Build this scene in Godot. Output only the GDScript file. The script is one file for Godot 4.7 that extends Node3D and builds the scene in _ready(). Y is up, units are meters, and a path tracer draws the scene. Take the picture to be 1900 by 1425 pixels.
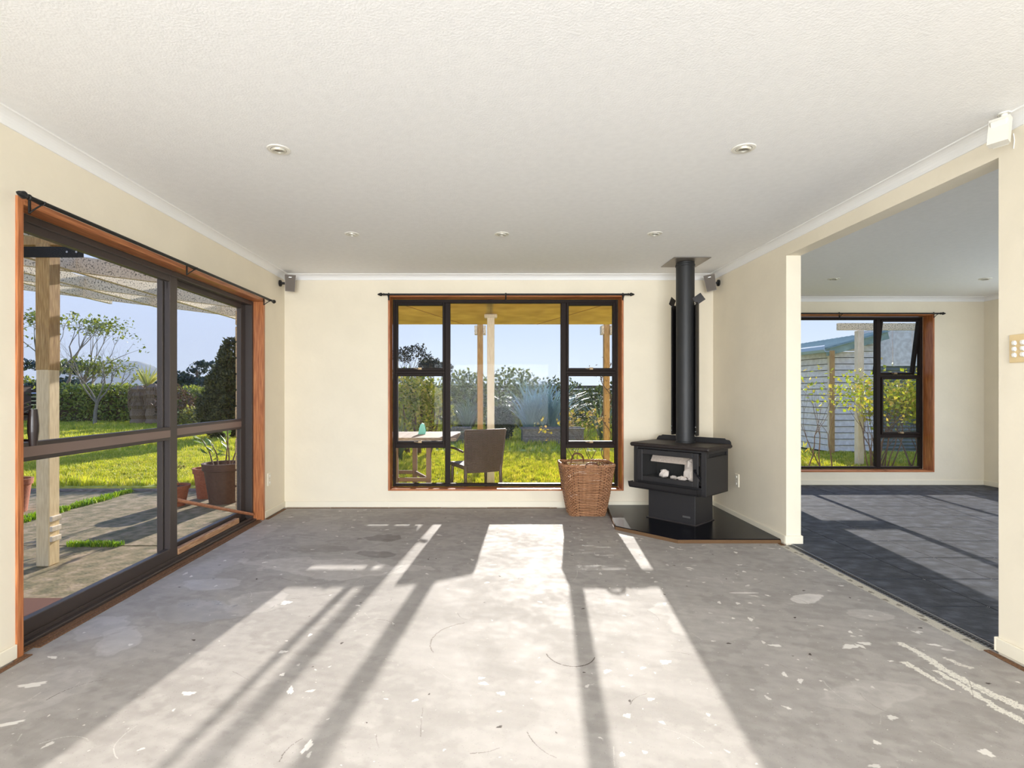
extends Node3D
# Empty living room with a bare concrete floor, corner wood stove, ranch slider and garden. Units are metres, camera looks along -z.

const H := 2.375          # ceiling height
const XL := -2.076        # left wall
const XR := 2.29          # right wall (room side)
const XR2 := 2.403        # right wall (dining side)
const ZB := -5.38         # back wall of the living room
const ZB2 := -6.65        # back wall of the dining room
const ZF2 := 0.8          # wall of the dining room behind the camera
const XD := 6.24          # right wall of the dining room
const ZF := 6.5           # wall behind the camera
const GY := -0.07         # lawn level
const PY := -0.12         # patio level

var M := {}
var taken := {}
var rng := RandomNumberGenerator.new()

# ---------------------------------------------------------------- shapes
func mb() -> SurfaceTool:
	var s := SurfaceTool.new()
	s.begin(Mesh.PRIMITIVE_TRIANGLES)
	return s

func tri(s: SurfaceTool, a: Vector3, b: Vector3, c: Vector3, na: Vector3, nb: Vector3, nc: Vector3) -> void:
	if (b - a).cross(c - a).dot(na + nb + nc) > 0.0:
		var t := b; b = c; c = t
		t = nb; nb = nc; nc = t
	s.set_normal(na); s.add_vertex(a)
	s.set_normal(nb); s.add_vertex(b)
	s.set_normal(nc); s.add_vertex(c)

func poly(s: SurfaceTool, pts: Array, inside: Vector3) -> void:
	var mid := Vector3.ZERO
	for p in pts: mid += p
	mid /= pts.size()
	var n: Vector3 = Vector3.ZERO
	for i in pts.size():
		var a: Vector3 = pts[i]
		var b: Vector3 = pts[(i + 1) % pts.size()]
		n += (a - mid).cross(b - mid)
	n = n.normalized()
	if n.dot(mid - inside) < 0.0: n = -n
	for i in range(1, pts.size() - 1):
		tri(s, pts[0], pts[i], pts[i + 1], n, n, n)

# chamfered box; c centre, d full size
func bx(s: SurfaceTool, c: Vector3, d: Vector3, bev := 0.0, bs := Basis.IDENTITY) -> void:
	var h := d / 2.0
	if bev <= 0.0:
		for ax in 3:
			for sg in [-1.0, 1.0]:
				var q := []
				for k in [[-1, -1], [1, -1], [1, 1], [-1, 1]]:
					var v := Vector3.ZERO
					v[ax] = sg * h[ax]; v[(ax + 1) % 3] = k[0] * h[(ax + 1) % 3]; v[(ax + 2) % 3] = k[1] * h[(ax + 2) % 3]
					q.append(c + bs * v)
				poly(s, q, c)
		return
	bev = minf(bev, minf(h.x, minf(h.y, h.z)) * 0.98)
	var P := {}
	for sx in [-1, 1]:
		for sy in [-1, 1]:
			for sz in [-1, 1]:
				for ax in 3:
					var v := Vector3(sx * (h.x - bev), sy * (h.y - bev), sz * (h.z - bev))
					v[ax] += [sx, sy, sz][ax] * bev
					P[[sx, sy, sz, ax]] = c + bs * v
	for ax in 3:
		for sg in [-1, 1]:
			var q := []
			for k in [[-1, -1], [1, -1], [1, 1], [-1, 1]]:
				var key := [0, 0, 0, ax]
				key[ax] = sg; key[(ax + 1) % 3] = k[0]; key[(ax + 2) % 3] = k[1]
				q.append(P[key])
			poly(s, q, c)
	for ax in 3:
		var a1 := (ax + 1) % 3
		var a2 := (ax + 2) % 3
		for u in [-1, 1]:
			for w in [-1, 1]:
				var k0 := [0, 0, 0, a1]; k0[ax] = -1; k0[a1] = u; k0[a2] = w
				var k1 := k0.duplicate(); k1[ax] = 1
				var k2 := k1.duplicate(); k2[3] = a2
				var k3 := k0.duplicate(); k3[3] = a2
				poly(s, [P[k0], P[k1], P[k2], P[k3]], c)
	for sx in [-1, 1]:
		for sy in [-1, 1]:
			for sz in [-1, 1]:
				poly(s, [P[[sx, sy, sz, 0]], P[[sx, sy, sz, 1]], P[[sx, sy, sz, 2]]], c)

# box from lowest to highest corner
func bb(s: SurfaceTool, x0: float, x1: float, y0: float, y1: float, z0: float, z1: float, bev := 0.0) -> void:
	bx(s, Vector3((x0 + x1) / 2, (y0 + y1) / 2, (z0 + z1) / 2), Vector3(absf(x1 - x0), absf(y1 - y0), absf(z1 - z0)), bev)

func tube(s: SurfaceTool, pts: Array, rad, sides := 8, caps := true) -> void:
	var n := pts.size()
	var rings := []
	var norms := []
	var side := Vector3.ZERO
	for i in n:
		var p: Vector3 = pts[i]
		var t: Vector3 = (pts[mini(i + 1, n - 1)] - pts[maxi(i - 1, 0)]).normalized()
		if t == Vector3.ZERO: t = Vector3.UP
		if side == Vector3.ZERO:
			side = t.cross(Vector3.UP if absf(t.y) < 0.9 else Vector3.RIGHT).normalized()
		side = (side - t * side.dot(t)).normalized()
		var up := t.cross(side)
		var r: float = rad[i] if rad is Array else rad
		var ring := []
		var nn := []
		for k in sides:
			var a := TAU * k / sides
			var d := side * cos(a) + up * sin(a)
			ring.append(p + d * r); nn.append(d)
		rings.append(ring); norms.append(nn)
	for i in n - 1:
		for k in sides:
			var j := (k + 1) % sides
			tri(s, rings[i][k], rings[i][j], rings[i + 1][j], norms[i][k], norms[i][j], norms[i + 1][j])
			tri(s, rings[i][k], rings[i + 1][j], rings[i + 1][k], norms[i][k], norms[i + 1][j], norms[i + 1][k])
	if caps:
		poly(s, rings[0], pts[1])
		poly(s, rings[n - 1], pts[n - 2])

# profile: [radius, height] pairs turned about an axis through at
func lathe(s: SurfaceTool, prof: Array, segs := 24, at := Vector3.ZERO, bs := Basis.IDENTITY, flat_steps := false) -> void:
	for i in prof.size() - 1:
		var d := Vector2(prof[i + 1][0] - prof[i][0], prof[i + 1][1] - prof[i][1])
		if d.length() < 1e-6: continue
		var nn := Vector2(d.y, -d.x).normalized()
		for k in segs:
			var a0 := TAU * k / segs
			var a1 := TAU * (k + 1) / segs
			var v := []
			var w := []
			for q in [[i, a0], [i, a1], [i + 1, a1], [i + 1, a0]]:
				var r: float = prof[q[0]][0]
				v.append(at + bs * Vector3(r * cos(q[1]), prof[q[0]][1], r * sin(q[1])))
				w.append((bs * Vector3(nn.x * cos(q[1]), nn.y, nn.x * sin(q[1]))).normalized())
			tri(s, v[0], v[1], v[2], w[0], w[1], w[2])
			tri(s, v[0], v[2], v[3], w[0], w[2], w[3])

# polygon in the (u, v) plane pushed along w; o origin
func prism(s: SurfaceTool, pts: Array, o: Vector3, u: Vector3, v: Vector3, w: Vector3) -> void:
	var a := []
	var b := []
	var mid := Vector3.ZERO
	for p in pts:
		var q: Vector3 = o + u * p[0] + v * p[1]
		a.append(q); b.append(q + w); mid += q + w * 0.5
	mid /= pts.size()
	var flat := PackedVector2Array()
	for p in pts: flat.append(Vector2(p[0], p[1]))
	var idx := Geometry2D.triangulate_polygon(flat)
	var wn := w.normalized()
	for i in range(0, idx.size(), 3):
		tri(s, a[idx[i]], a[idx[i + 1]], a[idx[i + 2]], -wn, -wn, -wn)
		tri(s, b[idx[i]], b[idx[i + 1]], b[idx[i + 2]], wn, wn, wn)
	var area := 0.0
	for i in pts.size():
		var p: Vector2 = flat[i]
		var q: Vector2 = flat[(i + 1) % pts.size()]
		area += p.x * q.y - q.x * p.y
	for i in pts.size():
		var j := (i + 1) % pts.size()
		var d: Vector2 = flat[j] - flat[i]
		var nn: Vector3 = (u * d.y - v * d.x).normalized() * signf(area)
		tri(s, a[i], a[j], b[j], nn, nn, nn)
		tri(s, a[i], b[j], b[i], nn, nn, nn)

# ---------------------------------------------------------------- nodes
func numbered(called: String) -> String:
	var k: int = taken.get(called, -1) + 1
	taken[called] = k
	return called if k == 0 else "%s_%03d" % [called, k]

func obj(called: String, s: SurfaceTool, m: Material, parent: Node = null) -> MeshInstance3D:
	var o := MeshInstance3D.new()
	o.mesh = s.commit()
	o.material_override = m
	if parent == null:
		o.name = numbered(called); add_child(o)
	else:
		o.name = called; parent.add_child(o, true)
	return o

func put(called: String, mesh: Mesh, m: Material, parent: Node, at := Vector3.ZERO) -> MeshInstance3D:
	var o := MeshInstance3D.new()
	o.mesh = mesh; o.material_override = m; o.name = called; o.position = at
	parent.add_child(o, true)
	return o

func tag(o: Node, label: String, category: String, group := "", kind := "") -> Node:
	o.set_meta("label", label); o.set_meta("category", category)
	if group != "": o.set_meta("group", group)
	if kind != "": o.set_meta("kind", kind)
	return o

func thing(called: String, label: String, category: String, at := Vector3.ZERO, turn := 0.0, group := "") -> Node3D:
	var o := Node3D.new()
	o.name = numbered(called); add_child(o)
	o.position = at; o.rotation.y = turn
	tag(o, label, category, group)
	return o

func copy(o: Node3D, base: String, at: Vector3, label: String, turn := 0.0) -> Node3D:
	var c: Node3D = o.duplicate()
	c.name = numbered(base); add_child(c)
	c.position = at; c.rotation.y = turn; c.set_meta("label", label)
	return c

func setting(o: Node, label: String, category: String) -> Node:
	return tag(o, label, category, "", "structure")

func stuff(o: Node) -> Node:
	o.set_meta("kind", "stuff"); return o

# ---------------------------------------------------------------- materials
func noise_tex(sd: int, freq: float, c0: Color, c1: Color, oct := 4, side := 256, c_mid = null, kind := FastNoiseLite.TYPE_SIMPLEX_SMOOTH) -> NoiseTexture2D:
	var f := FastNoiseLite.new()
	f.seed = sd; f.frequency = freq; f.fractal_octaves = oct; f.noise_type = kind
	var t := NoiseTexture2D.new()
	t.width = side; t.height = side; t.seamless = true; t.noise = f; t.normalize = true
	var g := Gradient.new()
	g.set_color(0, c0); g.set_color(1, c1)
	if c_mid != null: g.add_point(0.5, c_mid)
	t.color_ramp = g
	return t

func bump_tex(sd: int, freq: float, strength: float, oct := 3, side := 256) -> NoiseTexture2D:
	var f := FastNoiseLite.new()
	f.seed = sd; f.frequency = freq; f.fractal_octaves = oct
	var t := NoiseTexture2D.new()
	t.width = side; t.height = side; t.seamless = true; t.noise = f
	t.as_normal_map = true; t.bump_strength = strength
	return t

func c8(r: int, g: int, b: int) -> Color:
	return Color8(r, g, b)

func mat(color: Color, rough := 0.6, metal := 0.0, tex: Texture2D = null, scale := Vector3.ONE, in_world := true) -> StandardMaterial3D:
	var m := StandardMaterial3D.new()
	m.albedo_color = color; m.roughness = rough; m.metallic = metal
	if tex:
		m.albedo_texture = tex
		m.uv1_triplanar = true; m.uv1_world_triplanar = in_world; m.uv1_scale = scale
	return m

func bumpy(m: StandardMaterial3D, t: Texture2D, amount := 1.0) -> StandardMaterial3D:
	m.normal_enabled = true; m.normal_texture = t; m.normal_scale = amount
	return m

func leafy(through: Color, rough := 0.55) -> StandardMaterial3D:
	var m := StandardMaterial3D.new()
	m.vertex_color_use_as_albedo = true; m.roughness = rough
	m.backlight_enabled = true; m.backlight = through
	return m

# pale paint with scattered dark lichen spots
func spotted() -> NoiseTexture2D:
	var t := noise_tex(74, 0.05, c8(70, 66, 56), Color.WHITE, 4, 512)
	var g := Gradient.new()
	g.set_color(0, c8(66, 64, 54)); g.set_color(1, Color.WHITE)
	g.add_point(0.24, c8(110, 104, 90)); g.add_point(0.32, c8(226, 218, 204)); g.add_point(0.6, c8(240, 234, 222))
	t.color_ramp = g
	return t

func make_materials() -> void:
	var white := Color.WHITE
	var grey := noise_tex(3, 0.01, c8(249, 249, 249), white, 3)
	var stipple := bump_tex(5, 0.09, 5.0, 3, 512)
	M.wall = bumpy(mat(c8(243, 232, 210), 0.75, 0.0, grey, Vector3(0.7, 0.7, 0.7)), bump_tex(6, 0.05, 2.0), 0.10)
	M.ceiling = bumpy(mat(c8(249, 248, 247), 0.9, 0.0, noise_tex(4, 0.02, c8(250, 250, 250), white, 2, 512), Vector3(1.7, 1.7, 1.7)), stipple, 0.16)
	M.cornice = mat(c8(244, 242, 239), 0.6)
	M.skirting = mat(c8(241, 232, 211), 0.45)
	var wood := noise_tex(11, 0.03, c8(176, 150, 140), white, 4, 256, c8(222, 200, 190))
	M.rimu_x = mat(c8(208, 142, 90), 0.35, 0.0, wood, Vector3(0.5, 9, 9))
	M.rimu_y = mat(c8(208, 142, 90), 0.35, 0.0, wood, Vector3(9, 0.5, 9))
	M.rimu_z = mat(c8(208, 142, 90), 0.35, 0.0, wood, Vector3(9, 9, 0.5))
	M.bronze = mat(c8(44, 36, 33), 0.5, 0.0)
	M.bronze.metallic_specular = 0.22
	M.slider = mat(c8(72, 63, 59), 0.4, 0.1)
	M.bronze_dull = mat(c8(42, 35, 32), 0.5, 0.0)
	M.bronze_dull.metallic_specular = 0.22
	M.black = mat(c8(28, 27, 27), 0.45, 0.2)
	M.iron = mat(c8(30, 28, 27), 0.5, 0.5)
	var g := StandardMaterial3D.new()
	g.transparency = BaseMaterial3D.TRANSPARENCY_ALPHA
	g.albedo_color = Color(0.95, 0.97, 0.97, 0.004); g.roughness = 0.0; g.metallic_specular = 0.12
	M.glass = g
	M.strip = mat(c8(142, 104, 72), 0.9, 0.0, noise_tex(17, 0.05, c8(150, 140, 130), white, 4), Vector3(6, 6, 6))
	M.steel = mat(c8(170, 172, 176), 0.35, 0.9)
	M.white_plastic = mat(c8(236, 232, 222), 0.35)
	M.cream_plastic = mat(c8(226, 200, 152), 0.4)
	M.wall_plastic = mat(c8(242, 233, 214), 0.35)
	M.speaker = mat(c8(122, 112, 102), 0.7, 0.0, noise_tex(23, 0.2, c8(200, 200, 200), white, 2), Vector3(20, 20, 20))
	M.speaker_side = mat(c8(126, 116, 107), 0.45)
	M.stove = bumpy(mat(c8(47, 45, 46), 0.5, 0.25), bump_tex(29, 0.3, 1.0), 0.05)
	M.stove_top = mat(c8(58, 50, 48), 0.55, 0.2, noise_tex(31, 0.02, c8(170, 165, 165), white, 4), Vector3(3, 3, 3))
	M.flue = mat(c8(46, 46, 47), 0.48, 0.25)
	M.flue_shield = mat(c8(40, 37, 36), 0.3, 0.5)
	M.ceiling_plate = mat(c8(150, 142, 134), 0.35, 0.6)
	M.vermiculite = mat(c8(226, 212, 200), 0.9, 0.0, noise_tex(37, 0.06, c8(200, 190, 180), white, 4), Vector3(4, 4, 4))
	M.soot_and_lap_shade = mat(c8(40, 37, 35), 0.95)  # firebox soot; also the lap shade painted behind the shed boards
	M.paper = mat(c8(226, 214, 204), 0.85)
	M.badge = mat(c8(190, 188, 184), 0.3, 0.7)
	var hearth := mat(c8(18, 19, 27), 0.2, 0.0, noise_tex(41, 0.05, c8(190, 190, 200), white, 5), Vector3(2, 2, 2))
	hearth.metallic_specular = 0.22
	M.hearth = hearth
	M.chipboard = mat(c8(158, 124, 88), 0.95, 0.0, noise_tex(43, 0.2, c8(90, 75, 60), white, 4), Vector3(10, 10, 10))
	var wick := noise_tex(47, 0.03, c8(150, 128, 112), white, 4)
	M.wicker = mat(c8(206, 156, 114), 0.55, 0.0, wick, Vector3(3, 24, 3))
	M.wicker_dark = mat(c8(118, 76, 50), 0.5, 0.0, wick, Vector3(8, 8, 8))
	M.rattan_grey = mat(c8(104, 88, 76), 0.5, 0.0, wick, Vector3(6, 30, 6))
	M.grout = mat(c8(206, 206, 206), 0.9)
	M.tiles = []
	for k in 4:
		var tx := noise_tex(60 + k, 0.012, c8(36, 38, 45), c8(88, 92, 104), 5, 256, c8(54, 57, 66))
		var tm := mat(Color.WHITE, 0.62, 0.0, tx, Vector3(1.6, 1.6, 2.6))
		tm.uv1_offset = Vector3(k * 0.37, 0, k * 0.21)
		tm.metallic_specular = 0.36
		tm.rim_enabled = true; tm.rim = 0.06; tm.rim_tint = 0.0
		M.tiles.append(bumpy(tm, bump_tex(66, 0.06, 3.0, 4), 0.25))
	# outside
	M.cream_post = mat(c8(246, 224, 180), 0.7, 0.0, noise_tex(71, 0.03, c8(228, 220, 208), white, 5), Vector3(6, 0.8, 6))
	M.pale_post = mat(c8(238, 226, 204), 0.7, 0.0, noise_tex(72, 0.03, c8(228, 222, 214), white, 5), Vector3(6, 0.8, 6))
	M.raw_timber = mat(c8(214, 178, 118), 0.8, 0.0, noise_tex(73, 0.04, c8(180, 160, 138), white, 5), Vector3(8, 0.6, 8))
	M.lichen_board = mat(c8(248, 236, 212), 0.85, 0.0, spotted(), Vector3(1.6, 1.6, 1.6))
	M.brick = bumpy(mat(c8(226, 198, 158), 0.9, 0.0, noise_tex(75, 0.06, c8(186, 170, 150), white, 4), Vector3(4, 4, 4)), bump_tex(76, 0.15, 4.0), 0.5)
	M.mortar = mat(c8(120, 108, 94), 0.95)
	M.patio = bumpy(mat(Color.WHITE, 0.85, 0.0, noise_tex(77, 0.02, c8(92, 86, 46), c8(178, 152, 120), 6, 512, c8(138, 120, 80)), Vector3(0.6, 0.6, 0.6)), bump_tex(78, 0.2, 4.0), 0.12)
	M.soil = mat(c8(96, 76, 58), 0.95, 0.0, noise_tex(79, 0.1, c8(140, 130, 120), white, 4), Vector3(3, 3, 3))
	M.coir = mat(c8(150, 92, 62), 0.95, 0.0, noise_tex(80, 0.2, c8(110, 100, 95), white, 4), Vector3(6, 6, 6))
	M.lawn = mat(Color.WHITE, 0.95, 0.0, noise_tex(81, 0.03, c8(150, 150, 56), c8(216, 208, 108), 5, 512, c8(186, 184, 80)), Vector3(0.5, 0.5, 0.5))
	M.field = mat(c8(104, 122, 62), 0.95)
	M.terracotta = mat(c8(186, 112, 80), 0.85, 0.0, noise_tex(82, 0.03, c8(190, 180, 175), white, 4), Vector3(4, 4, 4))
	M.dark_pot = mat(c8(112, 78, 60), 0.6, 0.0, noise_tex(83, 0.03, c8(170, 165, 160), white, 4), Vector3(4, 4, 4))
	M.bark = mat(c8(132, 112, 94), 0.9, 0.0, noise_tex(84, 0.05, c8(140, 135, 130), white, 4), Vector3(5, 1, 5))
	M.bark_pale = mat(c8(178, 166, 150), 0.9, 0.0, noise_tex(85, 0.05, c8(160, 155, 150), white, 4), Vector3(5, 1, 5))
	M.twig = mat(c8(112, 88, 72), 0.8)
	M.thatch = mat(c8(200, 172, 142), 0.95, 0.0, noise_tex(86, 0.05, c8(120, 105, 95), white, 4), Vector3(6, 1, 6))
	M.fence = mat(c8(92, 82, 70), 0.9)
	M.weatherboard = mat(c8(250, 246, 240), 0.6, 0.0, noise_tex(87, 0.03, c8(214, 208, 202), white, 4), Vector3(1, 1, 1))
	M.green_roof = mat(c8(168, 190, 178), 0.9, 0.0, noise_tex(88, 0.02, c8(190, 195, 195), white, 4), Vector3(1, 1, 1))
	M.gutter = mat(c8(168, 190, 204), 0.4, 0.1)
	M.corrugated = mat(c8(136, 142, 134), 0.7, 0.0, noise_tex(89, 0.02, c8(170, 175, 175), white, 4), Vector3(1, 1, 1))
	var roof := mat(c8(240, 222, 150), 0.6, 0.0, noise_tex(90, 0.01, c8(224, 214, 200), white, 3), Vector3(0.8, 0.8, 0.8))
	roof.backlight_enabled = true; roof.backlight = c8(252, 236, 166)
	M.veranda_sheet = roof
	M.table_wood = mat(c8(198, 180, 160), 0.7, 0.0, noise_tex(91, 0.04, c8(150, 140, 130), white, 4), Vector3(1, 9, 9))
	M.table_leg = mat(c8(128, 100, 78), 0.75)
	M.planter_wood = mat(c8(168, 160, 152), 0.85, 0.0, noise_tex(92, 0.04, c8(150, 145, 140), white, 4), Vector3(1, 6, 6))
	M.green_glass = mat(c8(92, 176, 156), 0.25)
	M.hill = mat(c8(150, 152, 112), 1.0, 0.0, noise_tex(93, 0.02, c8(190, 180, 170), white, 4), Vector3(0.01, 0.01, 0.01))
	M.hill_top = mat(c8(190, 172, 166), 1.0)
	M.far_white = mat(c8(232, 232, 234), 0.7)
	M.stick = mat(c8(204, 150, 112), 0.4, 0.0, wood, Vector3(9, 9, 2))
	M.block = mat(c8(214, 182, 144), 0.7, 0.0, wood, Vector3(9, 9, 1))
	M.leaf = leafy(c8(190, 196, 90))
	M.leaf_dark = leafy(c8(110, 118, 60))
	M.leaf_blue = leafy(c8(60, 80, 84), 0.4)
	M.grass = leafy(c8(226, 228, 120), 0.6)
	M.concrete = make_floor_material()

# ---------------------------------------------------------------- bare concrete: stains, levelling compound, paint and glue marks
const FX0 := -2.10
const FW := 4.45
const FZ0 := -5.42
const FD := 4.1
const FS := 2048

func fpx(x: float, z: float) -> Vector2:
	return Vector2((x - FX0) / FW * FS, (z - FZ0) / FD * FS)

func blot(im: Image, x: float, z: float, rx: float, rz: float, c: Color, a: float, r: RandomNumberGenerator, turn := 0.0) -> void:
	# a small mark with a ragged outline
	var m := fpx(x, z)
	var kx := FS / FW
	var kz := FS / FD
	var rr := maxf(rx, rz) * 1.3
	var ph := r.randf() * TAU
	var x0 := maxi(0, int(m.x - rr * kx)); var x1 := mini(FS - 1, int(m.x + rr * kx) + 1)
	var y0 := maxi(0, int(m.y - rr * kz)); var y1 := mini(FS - 1, int(m.y + rr * kz) + 1)
	var cs := cos(turn); var sn := sin(turn)
	for py in range(y0, y1 + 1):
		for px in range(x0, x1 + 1):
			var dx := (px - m.x) / kx; var dz := (py - m.y) / kz
			var ex := (dx * cs + dz * sn) / rx; var ez := (-dx * sn + dz * cs) / rz
			var an := atan2(ez, ex)
			var lim := 1.0 + 0.18 * sin(an * 3.0 + ph) + 0.12 * sin(an * 7.0 + ph * 2.0)
			var d := sqrt(ex * ex + ez * ez) / lim
			if d < 1.0:
				im.set_pixel(px, py, im.get_pixel(px, py).lerp(c, a * clampf((1.0 - d) * 8.0, 0.0, 1.0)))

func stroke(im: Image, pts: Array, w0: float, w1: float, c: Color, a: float, ragged: float, f: FastNoiseLite) -> void:
	for i in pts.size() - 1:
		var p: Vector2 = fpx(pts[i][0], pts[i][1])
		var q: Vector2 = fpx(pts[i + 1][0], pts[i + 1][1])
		var steps := maxi(1, int(p.distance_to(q)))
		for k in steps:
			var t := float(k) / steps
			var o := p.lerp(q, t)
			var along := (i + t) / (pts.size() - 1)
			var w := lerpf(w0, w1, along) * FS / FW * (1.0 + ragged * f.get_noise_2d(o.x * 3.0, o.y * 3.0))
			var n := (q - p).normalized().orthogonal()
			var half := w / 2.0
			var e := -half
			while e <= half:
				var s := o + n * (e + ragged * 10.0 * f.get_noise_2d(o.x, o.y))
				var ix := int(s.x); var iy := int(s.y)
				if ix >= 0 and iy >= 0 and ix < FS and iy < FS and f.get_noise_2d(ix * 4.0, iy * 4.0) > -0.35:
					im.set_pixel(ix, iy, im.get_pixel(ix, iy).lerp(c, a))
				e += 0.7

func make_floor_material() -> StandardMaterial3D:
	var n := 1024
	var f1 := FastNoiseLite.new(); f1.seed = 101; f1.frequency = 0.006; f1.fractal_octaves = 5
	var f2 := FastNoiseLite.new(); f2.seed = 102; f2.frequency = 0.045; f2.fractal_octaves = 4
	var f3 := FastNoiseLite.new(); f3.seed = 103; f3.frequency = 0.010; f3.fractal_octaves = 3
	f3.domain_warp_enabled = true; f3.domain_warp_amplitude = 40.0; f3.domain_warp_frequency = 0.01
	var f4 := FastNoiseLite.new(); f4.seed = 104; f4.frequency = 0.03; f4.fractal_octaves = 2
	var a1 := f1.get_image(n, n).get_data()
	var a2 := f2.get_image(n, n).get_data()
	var a3 := f3.get_image(n, n).get_data()
	# patches of levelling compound: x, z, radius across, radius along, turn, lightness, sheen
	var patches := [
		[-1.05, -3.55, 0.62, 0.20, 0.15, 0.11, 0.3], [-0.87, -4.27, 0.16, 0.11, 0.0, -0.14, 0.0],
		[-0.83, -3.84, 0.15, 0.07, 0.2, -0.12, 0.0], [-1.29, -3.98, 0.24, 0.10, 0.2, -0.10, 0.5], [-1.70, -3.23, 0.16, 0.10, 0.1, 0.06, 0.95],
		[-1.55, -2.86, 0.22, 0.14, 0.2, 0.02, 0.95], [-1.94, -2.66, 0.12, 0.14, -0.3, 0.06, 0.8], [-1.73, -2.5, 0.10, 0.17, -0.5, 0.07, 0.75],
		[-1.30, -2.98, 0.20, 0.16, 0.0, 0.10, 0.1], [-1.85, -3.6, 0.14, 0.5, 0.2, 0.03, 0.6],
		[1.13, -2.74, 0.25, 0.22, 0.0, 0.06, 0.2],
		[1.50, -2.05, 0.26, 0.09, -0.2, 0.07, 0.1], [1.84, -3.02, 0.13, 0.055, -0.5, 0.26, 0.1], [1.49, -3.095, 0.09, 0.014, 0.0, 0.26, 0.1],
		[1.55, -3.4, 0.35, 0.2, 0.2, 0.03, 0.1], 
		[2.02, -2.79, 0.10, 0.07, 0.0, 0.10, 0.1], [-1.75, -2.05, 0.16, 0.22, 0.2, 0.05, 0.3], [-1.95, -4.4, 0.12, 0.3, 0.0, 0.06, 0.5]]
	var buf := PackedByteArray(); buf.resize(n * n * 3)
	var rbuf := PackedByteArray(); rbuf.resize(n * n)
	var pm := PackedFloat32Array(); pm.resize(n * n)
	var ps := PackedFloat32Array(); ps.resize(n * n)
	for p in patches:
		var cs := cos(p[4]); var sn := sin(p[4])
		var rr: float = maxf(p[2], p[3]) * 1.5
		var cx: float = (p[0] - FX0) / FW * n; var cz: float = (p[1] - FZ0) / FD * n
		for y in range(maxi(0, int(cz - rr / FD * n)), mini(n, int(cz + rr / FD * n) + 1)):
			for x in range(maxi(0, int(cx - rr / FW * n)), mini(n, int(cx + rr / FW * n) + 1)):
				var dx: float = (x - cx) * FW / n; var dz: float = (y - cz) * FD / n
				var ex: float = (dx * cs + dz * sn) / p[2]; var ez: float = (-dx * sn + dz * cs) / p[3]
				var i := y * n + x
				var d := sqrt(ex * ex + ez * ez) + (a3[i] - 128) / 128.0 * 0.45 + (a2[i] - 128) / 128.0 * 0.18
				if d < 1.0:
					var k := clampf((1.0 - d) * 12.0, 0.0, 1.0)
					pm[i] += p[5] * k
					ps[i] = maxf(ps[i], p[6] * k)
	for y in n:
		for x in n:
			var i := y * n + x
			var lo := (a1[i] - 128) / 128.0
			var fi := (a2[i] - 128) / 128.0
			var me := (a3[i] - 128) / 128.0
			var st := f4.get_noise_2d(x * 0.35 + y * 0.2, y * 2.2 - x * 0.7)
			var ed := clampf((me + 0.35 * fi) * 14.0, -1.0, 1.0)
			var l := 0.645 + 0.016 * lo + 0.034 * fi + 0.012 * ed + 0.020 * st + pm[i] * 0.72
			buf[i * 3] = clampi(int(255 * (l + 0.005)), 0, 255)
			buf[i * 3 + 1] = clampi(int(255 * (l - 0.016)), 0, 255)
			buf[i * 3 + 2] = clampi(int(255 * (l - 0.034)), 0, 255)
			rbuf[i] = clampi(int(255 * (0.76 + 0.10 * fi - 0.08 * me - 0.46 * ps[i])), 40, 250)
	var im := Image.create_from_data(n, n, false, Image.FORMAT_RGB8, buf)
	im.resize(FS, FS, Image.INTERPOLATE_BILINEAR)
	var r := RandomNumberGenerator.new(); r.seed = 7
	var white := c8(236, 232, 226)
	var dark := c8(58, 50, 44)
	# fine grit
	for k in 60000:
		var ix := r.randi_range(0, FS - 1); var iy := r.randi_range(0, FS - 1)
		var c := im.get_pixel(ix, iy)
		im.set_pixel(ix, iy, c.lerp(white if r.randf() < 0.5 else dark, r.randf_range(0.08, 0.3)))
	# paint specks
	for k in 1700:
		var x := r.randf_range(-2.0, 2.25); var z := r.randf_range(-5.3, -1.4)
		if x < 0.4 and r.randf() < 0.45: continue
		var s := pow(r.randf(), 6.0) * 0.012 + 0.0014
		blot(im, x, z, s * r.randf_range(1.0, 2.6), s, white, r.randf_range(0.5, 0.95), r, r.randf() * PI)
	for k in 80:
		var s := r.randf_range(0.002, 0.006)
		blot(im, r.randf_range(-1.9, 2.2), r.randf_range(-5.2, -1.4), s * 2.0, s, dark, 0.85, r, r.randf() * PI)
	# larger drips
	for d in [[-0.02, -2.13, 0.02, 0.012], [-0.03, -2.17, 0.015, 0.010], [0.05, -2.06, 0.018, 0.014], [0.77, -2.3, 0.028, 0.018], [0.2, -2.14, 0.014, 0.009], [0.62, -2.02, 0.016, 0.01], [-0.78, -2.08, 0.012, 0.03], [-1.13, -2.95, 0.03, 0.03],
			[1.33, -2.45, 0.03, 0.012], [1.67, -2.44, 0.045, 0.02], [1.76, -2.47, 0.03, 0.016], [1.62, -1.72, 0.02, 0.02], [1.3, -1.77, 0.012, 0.012], [-0.93, -2.39, 0.02, 0.013], [-1.17, -2.06, 0.028, 0.014], [-1.83, -2.12, 0.05, 0.02], [-1.70, -1.87, 0.05, 0.012], [-1.93, -2.34, 0.028, 0.010], [-0.6, -1.75, 0.012, 0.035]]:
		blot(im, d[0], d[1], d[2], d[3], white, 0.85, r, r.randf_range(-0.4, 0.4))
	var f := FastNoiseLite.new(); f.seed = 9; f.frequency = 0.05
	var spill := c8(232, 228, 218)
	stroke(im, [[1.93, -2.48], [1.94, -2.35], [1.93, -2.2], [1.95, -2.08], [2.0, -1.93], [2.05, -1.8]], 0.03, 0.055, spill, 0.9, 0.6, f)
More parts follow.
